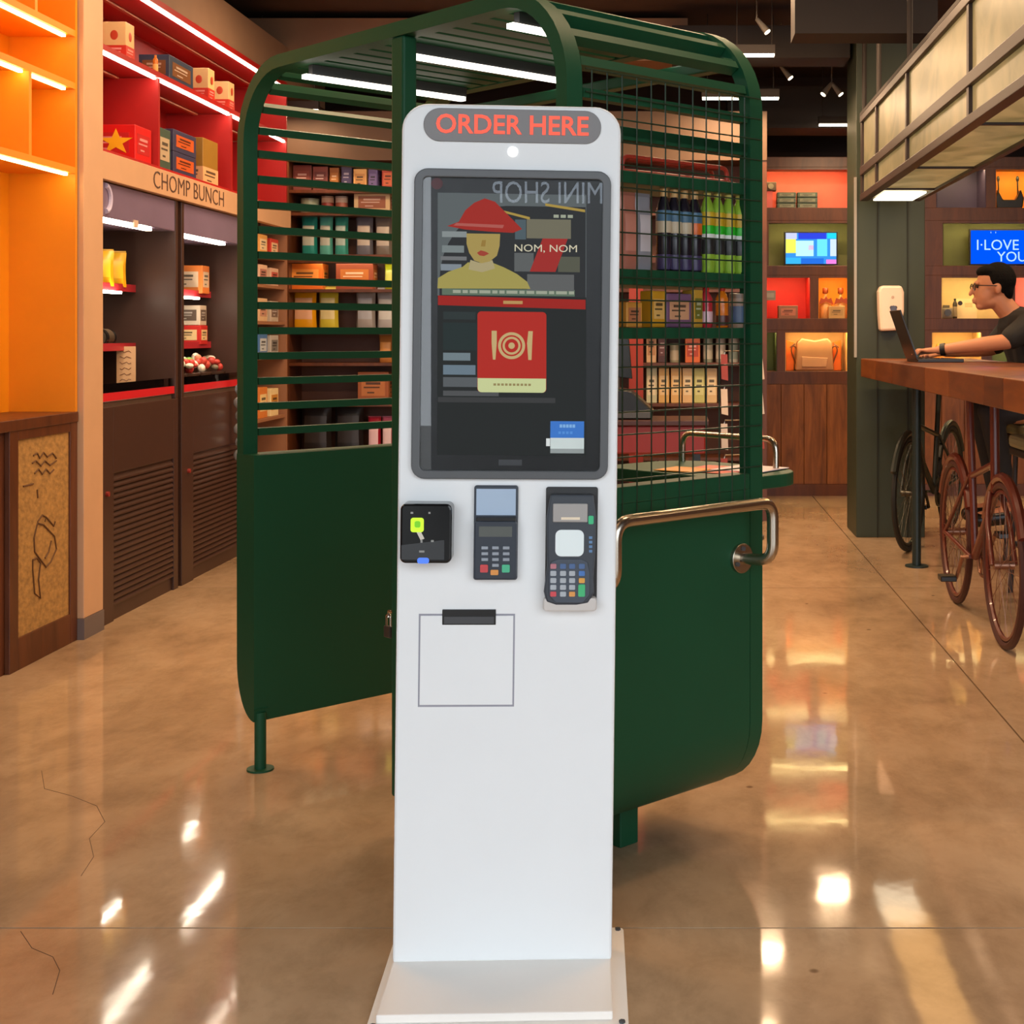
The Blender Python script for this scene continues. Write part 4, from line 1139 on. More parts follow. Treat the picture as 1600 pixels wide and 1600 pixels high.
# ---- things in the lit niches
def nz_(px, py): return ((px - VX) / FPX * DW, CAMH - (py - VY) / FPX * DW)
def screen(label, px0, px1, py0, py1, z, blocks, words=None):
    x0, x1 = X_(px0), X_(px1); zt = Z_(py0); zl = Z_(py1)
    t = thing('television', label, 'television', ((x0 + x1) / 2, DW + 0.14, z))
    w2 = (x1 - x0) / 2
    B('casing', (-w2 - 0.012, 0.0, 0.012), (w2 + 0.012, 0.03, zt - z + 0.012), BLACK, t, 0.003)
    B('foot', (-0.08, -0.02, 0.0), (0.08, 0.05, 0.012), BLACK, t)
    s_ = B('screen', (-w2, -0.003, 0.02), (w2, 0.0, zt - z), glow('tv_' + label[:6], blocks[0], 1.15), t)
    for (u0, v0, u1, v1, c) in blocks[1:]:
        H = zt - z - 0.02
        B('picture', (-w2 + u0 * 2 * w2, -0.0045, 0.02 + v0 * H), (-w2 + u1 * 2 * w2, -0.003, 0.02 + v1 * H), glow('tvc_%d_%d_%d' % c, c, 1.2), s_)
    if words:
        for wd, u, v, sz in words:
            text_mesh('display_words', wd, sz, glow('tv_words', (176, 214, 255), 1.3), s_, (-w2 + u * 2 * w2, -0.005, 0.02 + v * (zt - z - 0.02)), ext=0.0005)
    return t
screen('television with a blue and yellow cartoon-coloured picture in green niche', 1230, 1310, 362, 410, 1.7655,
       [(60, 150, 235), (0, .35, .2, .8, (236, 240, 96)), (.2, .25, .55, .75, (190, 240, 250)), (.62, .25, .82, .8, (110, 226, 250)), (.25, .8, .8, 1, (50, 70, 220)),
        (0, .8, .22, 1, (200, 206, 240)), (.82, .82, 1, 1, (40, 214, 240)), (.88, .25, 1, .8, (206, 226, 250)), (0, 0, .3, .2, (60, 180, 240)), (.8, 0, 1, .14, (240, 130, 220)), (.45, .45, .55, .6, (226, 180, 214)), (.3, 0, .75, .18, (40, 110, 220))])
screen('blue television reading I LOVE YOU above the seated person', 1523, 1628, 358, 412, 1.7655, [(0, 84, 250)], [('I·LOVE', 0.40, 0.55, 0.115), ('YOU', 0.62, 0.2, 0.11), ("'  ' ", 0.35, 0.88, 0.05)])
x, z = nz_(1240, 323)
for k in range(3):
    for j in range(2):
        px0, px1 = ((1215, 1246), (1247, 1280))[j]
        w_ = X_(px1) - X_(px0)
        carton('flat_tin', '%s dark green flat tin of the %s stack in the pink niche' % (['bottom', 'middle', 'top'][k], ['left', 'right'][j]),
               ((X_(px0) + X_(px1)) / 2, DW + 0.14, 2.2105 + k * 0.043), w_ * 0.96, 0.12, 0.0405, (66, 84, 74), (126, 130, 110), 'tin')
t = thing('camera_box', 'small dark box standing at the pink niche left end', 'box', (X_(1203), DW + 0.16, 2.2105))
B('stand', (-0.03, -0.03, 0), (0.03, 0.03, 0.14), C((190, 90, 90)), t)
B('body', (-0.06, -0.04, 0.14), (0.06, 0.04, 0.21), C((70, 52, 40)), t, 0.006)
MB().cyl((0.015, -0.055, 0.175), (0.015, -0.04, 0.175), 0.022, n=18).build('lens', C((120, 112, 96), 0.2), t, True)
t = thing('chair_ornament', 'black chair-shaped ornament in the orange niche', 'ornament', (X_(1582), DW + 0.13, 2.2105))
for sx in (-0.075, 0.075):
    MB().cyl((sx, 0, 0.06), (sx, 0.02, 0.23), 0.006, n=8).build('post', BLACK, t, True)
    MB().ball((sx, 0.02, 0.235), 0.016, 12, 8, (0.8, 0.6, 1.5)).build('finial', BLACK, t, True)
MB().prism([(-0.10, 0), (0.10, 0), (0.115, 0.08), (0.09, 0.15), (0.05, 0.07), (-0.05, 0.07), (-0.09, 0.15), (-0.115, 0.08)], -0.04, 0.04).build('seat', BLACK, t, bevel=0.01)
carton('jar_box', 'low brown striped box on the red niche floor', (X_(1233), DW + 0.14, 1.3605), 0.15, 0.12, 0.10, (140, 96, 76), (180, 110, 90))
t = thing('wall_notice', 'small grey notice on the red niche left side', 'notice', (X_(1204), DW + 0.02, 1.50))
B('board', (-0.04, -0.004, 0.0), (0.04, 0.004, 0.075), C((150, 140, 130)), t)
B('print', (-0.028, -0.006, 0.02), (0.028, -0.004, 0.055), C((176, 168, 158)), t)
B('peg', (-0.004, 0.004, 0.03), (0.004, 0.09, 0.04), C((150, 140, 130)), t)
for k, px in enumerate((1293, 1317)):
    t = thing('spirit_bottle', ['brown bottle with winged cap, left of two in yellow niche', 'brown bottle with winged cap, right of two in yellow niche'][k], 'bottle', (X_(px), DW + 0.15, 1.3605))
    MB().lathe([(0.045, 0), (0.05, 0.01), (0.05, 0.10), (0.03, 0.14), (0.012, 0.17), (0.012, 0.21)], n=18).build('body', C((206, 150, 90), 0.25), t, True)
    MB().lathe([(0.02, 0.195), (0.022, 0.20), (0.022, 0.235), (0.018, 0.24)], n=14).build('cap', C((130, 52, 14)), t, True)
    MB().prism([(-0.058, 0.105), (-0.04, 0.16), (-0.015, 0.15), (0, 0.175), (0.015, 0.15), (0.04, 0.16), (0.058, 0.105), (0, 0.13)], -0.052, -0.046).build('wings', C((140, 56, 16)), t)
carton('ivory_box', 'ivory box in front of the two winged bottles', (X_(1308), DW + 0.06, 1.3605), 0.125, 0.07, 0.095, (206, 160, 96), (190, 148, 90))
t = thing('tote_bag', 'tan shopping tote with orange sides in the cream niche', 'bag', (X_(1275), DW + 0.15, 0.9555))
MB().prism([(-0.15, 0), (0.15, 0), (0.135, 0.22), (0.10, 0.255), (0.0, 0.235), (-0.10, 0.255), (-0.135, 0.22)], -0.05, 0.05).build('bag', C((160, 112, 78)), t, bevel=0.012)
MB().prism([(-0.10, 0.03), (0.09, 0.03), (0.10, 0.10), (-0.10, 0.11)], -0.056, -0.05).build('pocket', C((176, 128, 94)), t, bevel=0.003)
for sx in (-1, 1):
    MB().tube(bend([(sx * 0.13, -0.02, 0.02), (sx * 0.19, -0.02, 0.18), (sx * 0.15, -0.02, 0.21), (sx * 0.12, -0.02, 0.12)], 0.05), 0.006, n=8).build('handle', C((96, 48, 24)), t, True)
    MB().prism([(sx * 0.155, 0.0), (sx * 0.215, 0.0), (sx * 0.215, 0.24), (sx * 0.15, 0.22)], 0.03, 0.06).build('gusset', C((236, 110, 16)), t, bevel=0.004)
t = thing('camera_ornament', 'grey camera ornament in the right cream niche', 'ornament', (X_(1484), DW + 0.12, 1.3605))
B('body', (-0.055, -0.03, 0), (0.045, 0.03, 0.085), C((140, 124, 104)), t, 0.012)
MB().cyl((0, -0.05, 0.045), (0, -0.03, 0.045), 0.026, n=18).build('lens', C((80, 70, 60), 0.2), t, True)
B('flash', (-0.03, -0.02, 0.085), (0.02, 0.02, 0.105), C((110, 96, 80)), t, 0.004)
bottle('dark_vial', 'slim dark vial between the camera ornament and the card', (X_(1497), DW + 0.12, 1.3605), 0.018, 0.155, [(0, 1, (60, 54, 46)), (0.1, 0.6, (150, 130, 100))], (40, 36, 32))
t = thing('picture_card', 'cream picture card with a black dot in the niche', 'card', (X_(1516), DW + 0.16, 1.3605))
B('card', (-0.085, -0.004, 0), (0.085, 0.004, 0.155), C((226, 196, 150)), t)
MB().cyl((-0.045, -0.006, 0.12), (-0.045, -0.004, 0.12), 0.018, n=20).build('dot', C((40, 28, 34)), t)
for k in range(3): B('print', (-0.01, -0.0055, 0.115 - k * 0.012), (0.05, -0.004, 0.12 - k * 0.012), C((180, 140, 90)), t)
t = thing('ornament_fan', 'orange fan ornament behind the forearm in the low niche', 'ornament', (X_(1478), DW + 0.14, 0.9555))
MB().prism([(-0.09, 0), (0.09, 0), (0.10, 0.12), (0.05, 0.20), (-0.04, 0.21), (-0.09, 0.13)], -0.02, 0.02).build('fan', C((226, 140, 50)), t, bevel=0.006)
B('base', (-0.10, -0.03, -0.0), (0.10, 0.03, 0.012), C((150, 90, 40)), t)
# ================================================================== wooden counter on bicycles
t = thing('bar_counter', 'thick wooden bar counter resting on bicycles at the right', 'counter')
CX0, CX1, CZ0, CZ1 = 1.14, 1.80, 0.985, 1.095
ys = [3.6, 4.35, 4.85, 5.15, 5.8, 6.35, 7.3, 7.9, 8.5]
for k in range(len(ys) - 1):
    m = wood('counter_block_%d' % k, ((78, 36, 14), (98, 48, 20), (68, 30, 14))[k % 3], ((118, 62, 28), (134, 74, 32), (106, 56, 26))[k % 3], (2.2, 1.0, 6), 3.0, 0.35)
    B('block', (CX0, ys[k] + 0.0008, CZ0), (CX1, ys[k + 1] - 0.0008, CZ1), m, t, 0.004)
pole = MB().cyl((1.308, 7.53, 0.0), (1.308, 7.53, CZ0), 0.024, n=18).build('support_pole', M('pole_teal', (28, 44, 44), 0.4), t, True)
MB().cyl((1.308, 7.53, 0.0), (1.308, 7.53, 0.008), 0.062, n=24).build('foot_plate', M('pole_teal', (28, 44, 44), 0.4), pole, True)

def bicycle(label, p1, p2, fm, metal, tyre, h_head, h_seat):
    """front wheel centre over p1, rear wheel over p2; local x runs from front to rear"""
    R = 0.33
    L = math.hypot(p2[0] - p1[0], p2[1] - p1[1]); ang = math.atan2(p2[1] - p1[1], p2[0] - p1[0])
    t = thing('bicycle', label, 'bicycle', (p1[0], p1[1], 0), ang)
    for x in (0.0, L):
        c = Vector((x, 0, R))
        cir = lambda r, n=40: [(x + r * math.cos(2 * PI * k / n), 0, R + r * math.sin(2 * PI * k / n)) for k in range(n)]
        wh = MB().tube(cir(R - 0.016), 0.016, 8, True).build('wheel', tyre, t, True)
        MB().tube(cir(R - 0.040), 0.010, 6, True).build('rim', fm, wh, True)
        sp = MB()
        for k in range(28):
            a = 2 * PI * k / 28
            sp.cyl((x + 0.016 * math.cos(a + 0.7 * (-1) ** k), 0.018 * (-1) ** k, R + 0.016 * math.sin(a + 0.7 * (-1) ** k)), (x + (R - 0.045) * math.cos(a), 0, R + (R - 0.045) * math.sin(a)), 0.0013, n=4)
        sp.build('spokes', metal, wh)
        MB().cyl((x, -0.04, R), (x, 0.04, R), 0.018, n=14).build('hub', metal, wh, True)
        g = [(x + (R + 0.016) * math.cos(math.radians(a)), 0, R + (R + 0.016) * math.sin(math.radians(a))) for a in range(25, 156, 10)]
        MB().tube(g, 0.020, 8).build('mudguard', fm, t, True)
    hd = Vector((0.165, 0, h_head)); hl = Vector((0.145, 0, 0.60))
    st = Vector((L - 0.30, 0, h_seat)); bb = Vector((L - 0.42, 0, 0.28))
    sj = Vector((L - 0.335, 0, 0.62))
    for s in (-1, 1):
        MB().tube(bend([(0, s * 0.045, R), (0.10, s * 0.045, 0.50), (0.150, s * 0.02, 0.60)], 0.05), 0.011, n=10).build('fork_blade', fm, t, True)
        MB().cyl(bb + Vector((0, s * 0.02, 0)), (L, s * 0.05, R), 0.010, n=10).build('chain_stay', fm, t, True)
        MB().cyl(sj + Vector((0, s * 0.01, 0)), (L, s * 0.05, R), 0.009, n=10).build('seat_stay', fm, t, True)
    MB().cyl(hl, hd, 0.019, n=14).build('head_tube', fm, t, True)
    MB().cyl(bb, st, 0.016, n=14).build('seat_tube', fm, t, True)
    MB().cyl(hl + Vector((0, 0, 0.12)), sj, 0.015, n=14).build('top_tube', fm, t, True)
    MB().cyl(hl, bb, 0.018, n=14).build('down_tube', fm, t, True)
    ch = MB().tube([(bb.x + 0.085 * math.cos(2 * PI * k / 30), -0.03, bb.z + 0.085 * math.sin(2 * PI * k / 30)) for k in range(30)], 0.007, 6, True)
    for k in range(5):
        a = 2 * PI * k / 5
        ch.cyl((bb.x, -0.03, bb.z), (bb.x + 0.08 * math.cos(a), -0.03, bb.z + 0.08 * math.sin(a)), 0.006, n=6)
    ch.build('chainring', metal, t, True)
    for s in (-1, 1):
        cr = MB().tube([(bb.x, s * 0.03, bb.z), (bb.x, s * 0.055, bb.z), (bb.x + s * 0.11, s * 0.06, bb.z - s * 0.11)], 0.009, n=8).build('crank', metal, t, True)
        B('pedal', (bb.x + s * 0.11 - 0.04, s * 0.065, bb.z - s * 0.11 - 0.012), (bb.x + s * 0.11 + 0.04, s * 0.065 + s * 0.07, bb.z - s * 0.11 + 0.012), BLACK, cr, 0.004)
    return t
RB_ = M('bike_red', (96, 38, 26), 0.35, coat=0.3)
DB_ = M('bike_dark', (36, 42, 38), 0.4)
TY1 = M('tyre_red', (66, 28, 20), 0.6); TY2 = M('tyre_black', (26, 27, 26), 0.7)
MT1 = M('bike_metal', (150, 110, 90), 0.35, 0.8); MT2 = M('bike_metal_dark', (80, 78, 70), 0.35, 0.8)
bicycle('rust red bicycle standing under the wooden counter', (1.314, 5.575), (1.314, 6.52), RB_, MT1, TY1, CZ0, CZ0)
bicycle('dark bicycle standing beside the green column', (1.355, 8.06), (1.775, 8.98), DB_, MT2, TY2, 0.90, 0.88)

# ================================================================== stools
def stool(label, x, y):
    t = thing('bar_stool', label, 'stool', (x, y, 0))
    B('cushion', (-0.24, -0.24, 0.70), (0.24, 0.24, 0.765), M('cushion_sage', (150, 156, 128), 0.6), t, 0.02)
    B('seat_pan', (-0.235, -0.235, 0.665), (0.235, 0.235, 0.70), M('pan_dark', (52, 50, 52), 0.5), t, 0.006)
    for sx in (-1, 1):
        for sy in (-1, 1):
            MB().cyl((sx * 0.21, sy * 0.21, 0.67), (sx * 0.23, sy * 0.23, 0.0), 0.013, n=10).build('leg', M('pan_dark', (52, 50, 52), 0.5), t, True)
    for a, b in (((-1, -1), (1, -1)), ((1, -1), (1, 1)), ((1, 1), (-1, 1)), ((-1, 1), (-1, -1))):
        MB().cyl((a[0] * 0.223, a[1] * 0.223, 0.24), (b[0] * 0.223, b[1] * 0.223, 0.24), 0.009, n=8).build('footrest', M('pan_dark', (52, 50, 52), 0.5), t, True)
stool('square sage bar stool the person sits on', 2.06, 7.50)
stool('empty square sage bar stool in front of the person', 1.86, 6.55)

# ================================================================== laptop, dispenser
t = thing('laptop', 'dark open laptop on the wooden counter', 'laptop', (1.40, 7.50, CZ1 + 0.0008), PI / 2)
BKL = M('laptop_dark', (30, 28, 28), 0.35)
B('deck', (-0.17, -0.12, 0.0), (0.17, 0.12, 0.018), BKL, t, 0.003)
for i in range(5):
    for j in range(11):
        B('key', (-0.15 + j * 0.0275, 0.075 - i * 0.024, 0.018), (-0.15 + j * 0.0275 + 0.023, 0.075 - i * 0.024 + 0.019, 0.0205), BLACK, t)
B('trackpad', (-0.045, -0.105, 0.018), (0.045, -0.04, 0.0188), DKGREY, t)
q = [(0.118, 0.014), (0.126, 0.014), (0.216, 0.272), (0.208, 0.275)]
lid = MB().prism(q, -0.17, 0.17, 'x').build('lid', BKL, t, bevel=0.002)
MB().prism([(0.1195, 0.026), (0.1205, 0.026), (0.2035, 0.262), (0.2025, 0.262)], -0.16, 0.16, 'x').build('display', M('laptop_screen', (60, 80, 96), 0.2, emit=(120, 150, 180), es=0.35), lid)
t = thing('soap_dispenser', 'white hand sanitiser dispenser mounted on the green column', 'dispenser', (1.325, 8.60, 1.26))
MB().prism([(-0.066, 0.0), (0.058, 0.005), (0.078, 0.12), (0.078, 0.235), (0.062, 0.275), (-0.062, 0.275), (-0.078, 0.24), (-0.074, 0.10)], -0.10, -0.004).build('housing', M('dispenser_white', (232, 206, 184), 0.4), t, bevel=0.014)
B('wall_plate', (-0.06, -0.006, 0.02), (0.06, 0.0, 0.26), DKGREY, t)
MB().cyl((0.012, -0.104, 0.135), (0.012, -0.099, 0.135), 0.020, n=20).build('sensor_window', C((60, 46, 42), 0.2), t, True)
for s in (-1, 1): MB().ball((0.012 + s * 0.012, -0.101, 0.143), 0.011, 12, 8, (1, 0.3, 1)).build('heart_mark', C((60, 46, 42), 0.2), t, True)
MB().cyl((0.008, -0.102, 0.205), (0.008, -0.0995, 0.205), 0.009, n=16).build('logo_mark', C((190, 160, 138)), t)

# ================================================================== lit glass canopy over the counter
t = thing('glass_canopy', 'hanging dark framed canopy of lit frosted glass above the counter', 'canopy')
FRM = M('canopy_frame', (52, 38, 34), 0.45)
def frosted():
    m = bpy.data.materials.new('lit_frosted_glass'); m.use_nodes = True
    nt = m.node_tree; b = nt.nodes['Principled BSDF']
    geo = nt.nodes.new('ShaderNodeNewGeometry')
    n = nt.nodes.new('ShaderNodeTexNoise'); n.inputs['Scale'].default_value = 3.2; n.inputs['Detail'].default_value = 6; n.inputs['Distortion'].default_value = 0.8
    nt.links.new(geo.outputs['Position'], n.inputs['Vector'])
    r = nt.nodes.new('ShaderNodeValToRGB')
    r.color_ramp.elements[0].position = 0.35; r.color_ramp.elements[0].color = lin((128, 118, 72))
    r.color_ramp.elements[1].position = 0.65; r.color_ramp.elements[1].color = lin((206, 172, 112))
    nt.links.new(n.outputs['Fac'], r.inputs['Fac'])
    nt.links.new(r.outputs['Color'], b.inputs['Emission Color'])
    b.inputs['Emission Strength'].default_value = 0.45
    b.inputs['Base Color'].default_value = lin((92, 84, 62)); b.inputs['Roughness'].default_value = 0.4
    return m
FG = frosted()
GX = 1.14
yy = [3.3, 4.25, 5.36, 6.78, 7.79, 8.38]
zl = [(2.035, 2.075), (2.185, 2.235), (2.50, 2.54)]
for a, b in zl:
    B('rail', (GX - 0.02, 3.28, a), (GX + 0.03, 8.40, b), FRM, t, 0.003)
for y in yy:
    B('mullion', (GX - 0.015, y - 0.02, 2.075), (GX + 0.025, y + 0.02, 2.50), FRM, t)
for y in (5.36, 6.78, 7.79, 8.38):
    MB().cyl((GX + 0.005, y, 2.52), (GX + 0.005, y, ZC), 0.014, n=8).build('hanger', BEAM, t)
for a, b in zip(yy, yy[1:]):
    B('pane', (GX, a + 0.02, 2.075), (GX + 0.008, b - 0.02, 2.185), FG, t)
    B('pane', (GX, a + 0.02, 2.235), (GX + 0.008, b - 0.02, 2.50), FG, t)
    B('soffit_pane', (GX + 0.03, a + 0.012, 2.050), (1.45, b - 0.012, 2.060), FG, t)
    B('soffit_bar', (GX + 0.03, b - 0.012, 2.04), (1.45, b + 0.012, 2.065), FRM, t)
B('rail', (1.45, 3.28, 2.035), (1.48, 8.40, 2.075), FRM, t)
B('end_pane', (GX + 0.03, 8.375, 2.075), (1.45, 8.39, 2.50), FG, t)
B('top_cover', (GX - 0.02, 3.28, 2.54), (1.48, 8.40, 2.56), BEAM, t)
B('back_panel', (1.462, 3.28, 2.075), (1.48, 8.40, 2.54), FRM, t)
lt = B('light_panel', (1.19, 7.86, 2.030), (1.42, 8.32, 2.040), glow('panel_white', (255, 240, 205), 4.0), t)
area('canopy_light', (1.31, 6.2, 2.02), 0.24, 3.6, 7 * LAMP, (255, 190, 110), parent=t)

# ================================================================== ceiling lamps
def linear_lamp(label, x0, x1, y, z, power, visible=9.0, along='x', warm=(255, 212, 166)):
    c = ((x0 + x1) / 2, y, z); h = (x1 - x0) / 2
    t = thing('ceiling_lamp', label, 'lamp', c, 0.0 if along == 'x' else PI / 2, 'linear ceiling lamps')
    B('housing', (-h, -0.025, 0.012), (h, 0.025, 0.065), BEAM, t, 0.002)
    B('diffuser', (-h + 0.005, -0.022, 0.0), (h - 0.005, 0.022, 0.012), glow('lamp_tube_%d' % (visible * 10), (255, 238, 206), visible), t)
    for s in (-1, 1):
        MB().cyl((s * h * 0.85, 0, 0.06), (s * h * 0.85, 0, ZC - z), 0.003, n=5).build('cable', BEAM, t)
    a = area('lamp_light', (0, 0, -0.01), 2 * h, 0.05, power * LAMP, warm, parent=t)
    return t
linear_lamp('short lit ceiling bar beside the green column', 1.04, 1.42, 10.0, 2.72, 16)
linear_lamp('long lit ceiling bar right of the booth roof', 0.19, 0.69, 9.05, 2.75, 20)
linear_lamp('lit ceiling bar seen through the booth slats at left', -2.68, -2.28, 9.1, 2.68, 5)
linear_lamp('lit ceiling bar just over the booth right corner', 0.36, 0.60, 8.2, 2.86, 12)
k = 0
for y in (3.6, 5.6, 7.4):
    for (xa, xb, side) in ((-1.9, -0.7, 'left'), (-0.1, 1.0, 'middle'), (2.0, 3.2, 'right')):
        k += 1
        nth = {3.6: 'first', 5.6: 'second', 7.4: 'third'}[y]
        linear_lamp('unseen warm ceiling bar, %s row %s, above the picture' % (nth, side), xa, xb, y, 3.15, {3.6: 16, 5.6: 30, 7.4: 34}[y], 9.0)
# smoke detector and spotlights
t = thing('smoke_detector', 'round tan smoke detector on the dark ceiling', 'detector', (0.90, 9.9, ZC))
MB().lathe([(0.03, -0.055), (0.055, -0.05), (0.066, -0.03), (0.066, 0.0)], n=24).build('cover', C((176, 140, 110)), t, True)
MB().lathe([(0.07, -0.012), (0.074, -0.008), (0.074, 0.0)], n=24).build('base', C((150, 120, 96)), t, True)
for k, (x, y, z, lb) in enumerate(((1.10, 9.7, 2.92, 'twin spotlight hanging left of the green column'), (0.72, 9.3, 2.96, 'small spotlight above the smoke detector side'), (0.50, 8.3, 3.05, 'small spotlight over the booth right corner'))):
    t = thing('spotlight', lb, 'spotlight', (x, y, z))
    MB().cyl((0, 0, 0.05), (0, 0, ZC - z), 0.006, n=6).build('rod', STEEL, t)
    for s in ((-1, 1) if k == 0 else (1,)):
        h_ = MB().cyl((0, 0, 0.05), (s * 0.06, -0.02, -0.03), 0.012, 0.022, n=12).build('head', M('spot_grey', (150, 142, 130), 0.4), t, True)
        MB().cyl((s * 0.060, -0.020, -0.030), (s * 0.063, -0.021, -0.034), 0.019, n=12).build('lens', glow('spot_lens', (255, 236, 200), 5.0), h_)

# ================================================================== seated person
PY = 7.50
DXP = -0.045
pr = thing('person', 'person in black T-shirt and glasses typing on a laptop at the counter', 'person', (2.05 + DXP, PY, 0.765))
O = Vector((2.05, PY, 0.765))
def capsule(m, p, q, r0, r1, n=14):
    p = Vector(p) - O; q = Vector(q) - O
    L = (q - p).length; d = (q - p).normalized()
    pts = []; rad = []
    for i in range(5):
        a = PI / 2 * (1 - i / 4); pts.append(p - d * r0 * math.sin(a)); rad.append(max(r0 * math.cos(a), 0.001))
    for i in range(1, 5):
        u = i / 5; pts.append(p.lerp(q, u)); rad.append(r0 + (r1 - r0) * u)
    for i in range(5):
        a = PI / 2 * i / 4; pts.append(q + d * r1 * math.sin(a)); rad.append(max(r1 * math.cos(a), 0.001))
    m.tube(pts, 0, n, radii=rad)
def ell(m, c, r, sq):
    c = Vector(c) - O
    m.ball(c, r, 18, 12, sq)
def fused(m, name, mat, vox, sm=6):
    o = m.build(name, mat, pr, False)
    r_ = o.modifiers.new('remesh', 'REMESH'); r_.mode = 'VOXEL'; r_.voxel_size = vox; r_.use_smooth_shade = True
    s_ = o.modifiers.new('smooth', 'SMOOTH'); s_.factor = 0.5; s_.iterations = sm
    return o
SKIN = M('skin', (190, 128, 94), 0.5, var=0.04)
SHIRT = M('black_cloth', (24, 23, 24), 0.8, bump=0.05, bscale=90)
m = MB()
hx, hz = 1.752, 1.490
ell(m, (hx + 0.012, PY, hz + 0.028), 0.098, (0.98, 0.78, 0.98))          # cranium
ell(m, (hx - 0.040, PY, hz - 0.035), 0.066, (0.90, 0.92, 1.25))          # face
ell(m, (hx - 0.062, PY, hz - 0.098), 0.030, (0.9, 1.1, 0.7))             # chin
ell(m, (hx - 0.020, PY, hz - 0.075), 0.055, (1.1, 1.0, 0.7))             # jaw
ell(m, (hx - 0.086, PY, hz + 0.022), 0.022, (0.6, 2.2, 0.6))             # brow
capsule(m, (hx - 0.096, PY, hz + 0.010), (hx - 0.118, PY, hz - 0.034), 0.009, 0.0115)   # nose
ell(m, (hx - 0.100, PY, hz - 0.064), 0.012, (0.8, 2.0, 0.6)); ell(m, (hx - 0.098, PY, hz - 0.078), 0.012, (0.8, 1.8, 0.6))  # lips
for s in (-1, 1):
    ell(m, (hx + 0.012, PY + s * 0.079, hz - 0.008), 0.030, (0.62, 0.30, 1.0))          # ears
capsule(m, (hx + 0.028, PY, hz - 0.06), (1.865, PY, 1.335), 0.056, 0.062)                # neck
capsule(m, (1.885, PY, 1.29), (2.03, PY, 0.90), 0.10, 0.12)                             # trunk core
for s in (-1, 1):
    capsule(m, (1.87, PY, 1.32), (1.915, PY + s * 0.185, 1.305), 0.055, 0.055)
    el = Vector((1.775, PY + s * 0.235, 1.205)) if s < 0 else Vector((1.80, PY + s * 0.22, 1.165))
    wr = Vector((1.452, PY + s * 0.105, 1.160)) if s < 0 else Vector((1.52, PY + s * 0.07, 1.145))
    capsule(m, (1.915, PY + s * 0.19, 1.30), el, 0.050, 0.041)
    capsule(m, el, el.lerp(wr, 0.35), 0.041, 0.041); capsule(m, el.lerp(wr, 0.3), wr, 0.041, 0.026)
    pm = wr + Vector((-0.075, -s * 0.012, -0.004))
    for off in (-0.026, -0.009, 0.009, 0.026):
        capsule(m, wr + Vector((0, off * 0.6, 0)), pm + Vector((0, off, 0)), 0.018, 0.0135)
    for i, (off, ln) in enumerate(((-0.032, 0.052), (-0.011, 0.064), (0.011, 0.068), (0.031, 0.060))):
        k0 = pm + Vector((0, off, 0.0)); k1 = k0 + Vector((-ln * 0.55, 0, 0.004)); k2 = k1 + Vector((-ln * 0.42, 0, -0.024))
        capsule(m, k0, k1, 0.0095, 0.0088); capsule(m, k1, k2, 0.0088, 0.0075)
    th0 = wr + Vector((-0.028, -s * 0.024, -0.008)); th1 = th0 + Vector((-0.038, -s * 0.026, -0.006)); th2 = th1 + Vector((-0.032, -s * 0.004, -0.008))
    capsule(m, th0, th1, 0.0125, 0.0105); capsule(m, th1, th2, 0.0105, 0.008)
    capsule(m, (2.03, PY + s * 0.09, 0.845), (1.72, PY + s * 0.12, 0.83), 0.078, 0.058)   # thigh
    capsule(m, (1.72, PY + s * 0.12, 0.83), (1.80, PY + s * 0.12, 0.36), 0.050, 0.036)    # shin
    capsule(m, (1.81, PY + s * 0.12, 0.31), (1.66, PY + s * 0.13, 0.285), 0.036, 0.030)   # foot
fused(m, 'body', SKIN, 0.0055, 5)
m = MB()
capsule(m, (1.895, PY, 1.275), (1.975, PY, 1.08), 0.118, 0.128); capsule(m, (1.975, PY, 1.08), (2.035, PY, 0.89), 0.128, 0.135)
for s in (-1, 1):
    capsule(m, (1.882, PY, 1.300), (1.915, PY + s * 0.18, 1.302), 0.082, 0.074)
    capsule(m, (1.925, PY + s * 0.10, 1.25), (1.99, PY + s * 0.075, 0.96), 0.105, 0.105)
    a = Vector((1.915, PY + s * 0.19, 1.30)); b = Vector((1.775, PY + s * 0.235, 1.205)) if s < 0 else Vector((1.80, PY + s * 0.22, 1.165))
    capsule(m, a, a.lerp(b, 0.80), 0.071, 0.061)
fused(m, 'shirt', SHIRT, 0.008, 6)
m = MB()
for s in (-1, 1):
    capsule(m, (2.06, PY + s * 0.075, 0.875), (1.715, PY + s * 0.12, 0.835), 0.098, 0.070)
    capsule(m, (1.715, PY + s * 0.12, 0.835), (1.80, PY + s * 0.12, 0.40), 0.066, 0.052)
capsule(m, (2.06, PY - 0.08, 0.88), (2.06, PY + 0.08, 0.88), 0.112, 0.112)
fused(m, 'trousers', M('dark_denim', (34, 36, 44), 0.8), 0.01, 6)
for s in (-1, 1):
    m = MB(); capsule(m, (1.83, PY + s * 0.12, 0.292), (1.65, PY + s * 0.13, 0.270), 0.045, 0.040)
    fused(m, 'shoe', BLACK, 0.008, 3)
m = MB()
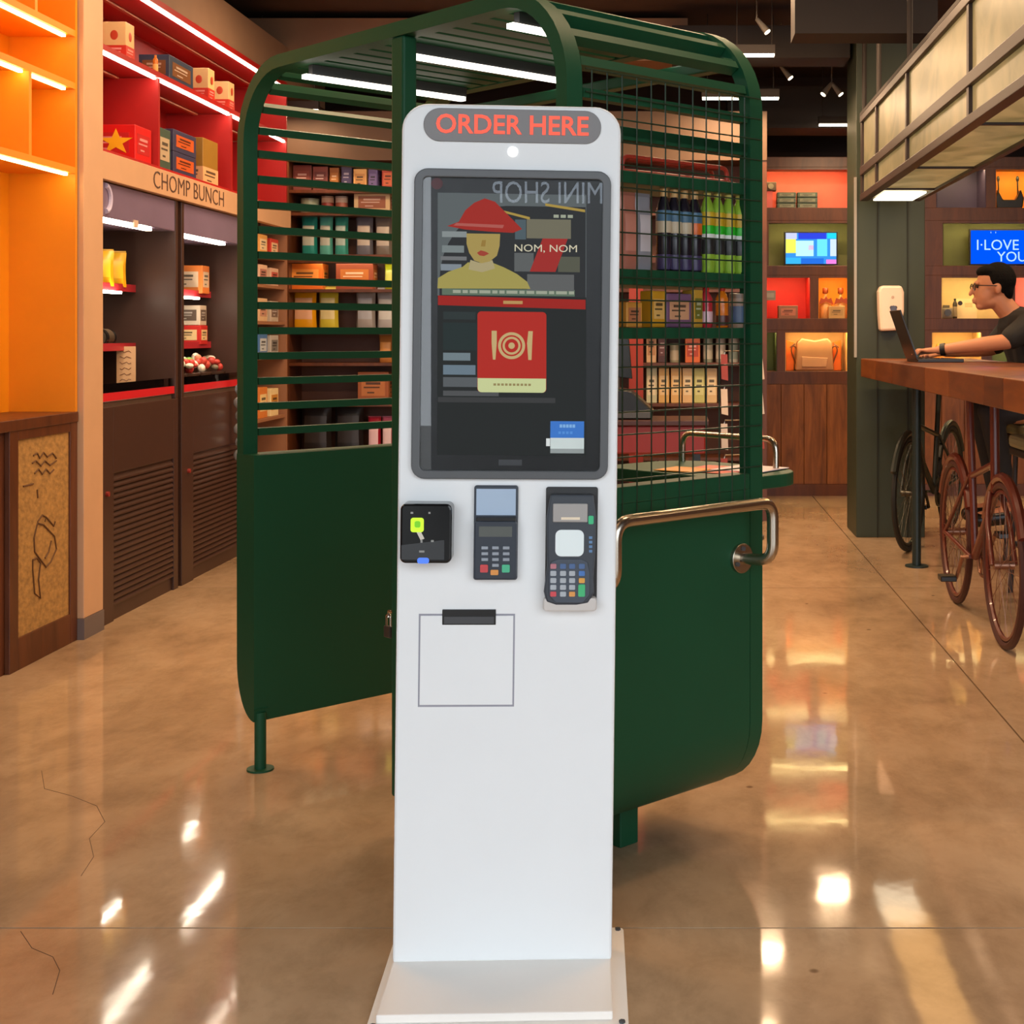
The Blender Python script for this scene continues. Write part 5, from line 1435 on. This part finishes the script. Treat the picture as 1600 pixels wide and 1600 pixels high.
ell(m, (hx + 0.030, PY, hz + 0.042), 0.103, (0.94, 0.83, 0.94)); ell(m, (hx - 0.020, PY, hz + 0.084), 0.060, (1.12, 1.15, 0.62)); ell(m, (hx + 0.075, PY, hz - 0.010), 0.052, (0.7, 1.25, 1.3))
hair = fused(m, 'hair', M('black_hair', (10, 9, 9), 0.85, spec=0.15, bump=0.3, bscale=120), 0.006, 3)
gm = M('glasses_black', (14, 13, 13), 0.3)
m = MB()
def g_(x, y, z): return Vector((hx + x, PY + y, hz + z)) - O
for s in (-1, 1):
    m.tube([g_(-0.106 + 0.004 * abs(math.sin(a)), s * 0.034 + 0.024 * math.cos(a), 0.004 + 0.018 * math.sin(a)) for a in [2 * PI * k / 16 for k in range(16)]], 0.0026, 6, True)
    m.tube([g_(-0.104, s * 0.058, 0.010), g_(-0.085, s * 0.078, 0.010), g_(0.010, s * 0.083, 0.008)], 0.0026, 6)
m.tube([g_(-0.107, -0.010, 0.008), g_(-0.107, 0.010, 0.008)], 0.0026, 6)
m.build('glasses', gm, pr, True)
for s in (-1, 1):
    m = MB(); m.ball(g_(-0.088, s * 0.031, 0.004), 0.011, 12, 8, (0.7, 1.2, 0.7)); m.build('eye', C((40, 30, 26), 0.2), pr, True)
m = MB(); wr = Vector((1.452, PY - 0.105, 1.160)); ax = Vector((0.32, -0.13, 0.045)).normalized()
m.cyl(wr + ax * 0.004 - O, wr + ax * 0.030 - O, 0.0335, n=22); m.build('watch', M('watch_black', (18, 18, 20), 0.3), pr, True)

# ================================================================== street sign outside, seen only as a reflection in the kiosk screen
t = thing('street_sign', 'dark street board lettered MINI SHOP reflected in the kiosk screen', 'sign', (0.06, -4.6, -0.02), 0.0)
B('board', (-0.92, -0.05, 0.0), (0.62, 0.05, 2.75), M('board_dark', (22, 24, 28), 0.6), t, 0.01)
letters(text_mesh('lettering', 'MINI SHOP', 0.22, M('letter_pale', (226, 236, 246), 0.5, emit=(220, 235, 255), es=1.5), t, (-0.10, 0.052, 2.26), (PI / 2, 0, PI), 0.004, width=0.78, bold=0.0), 'letter')
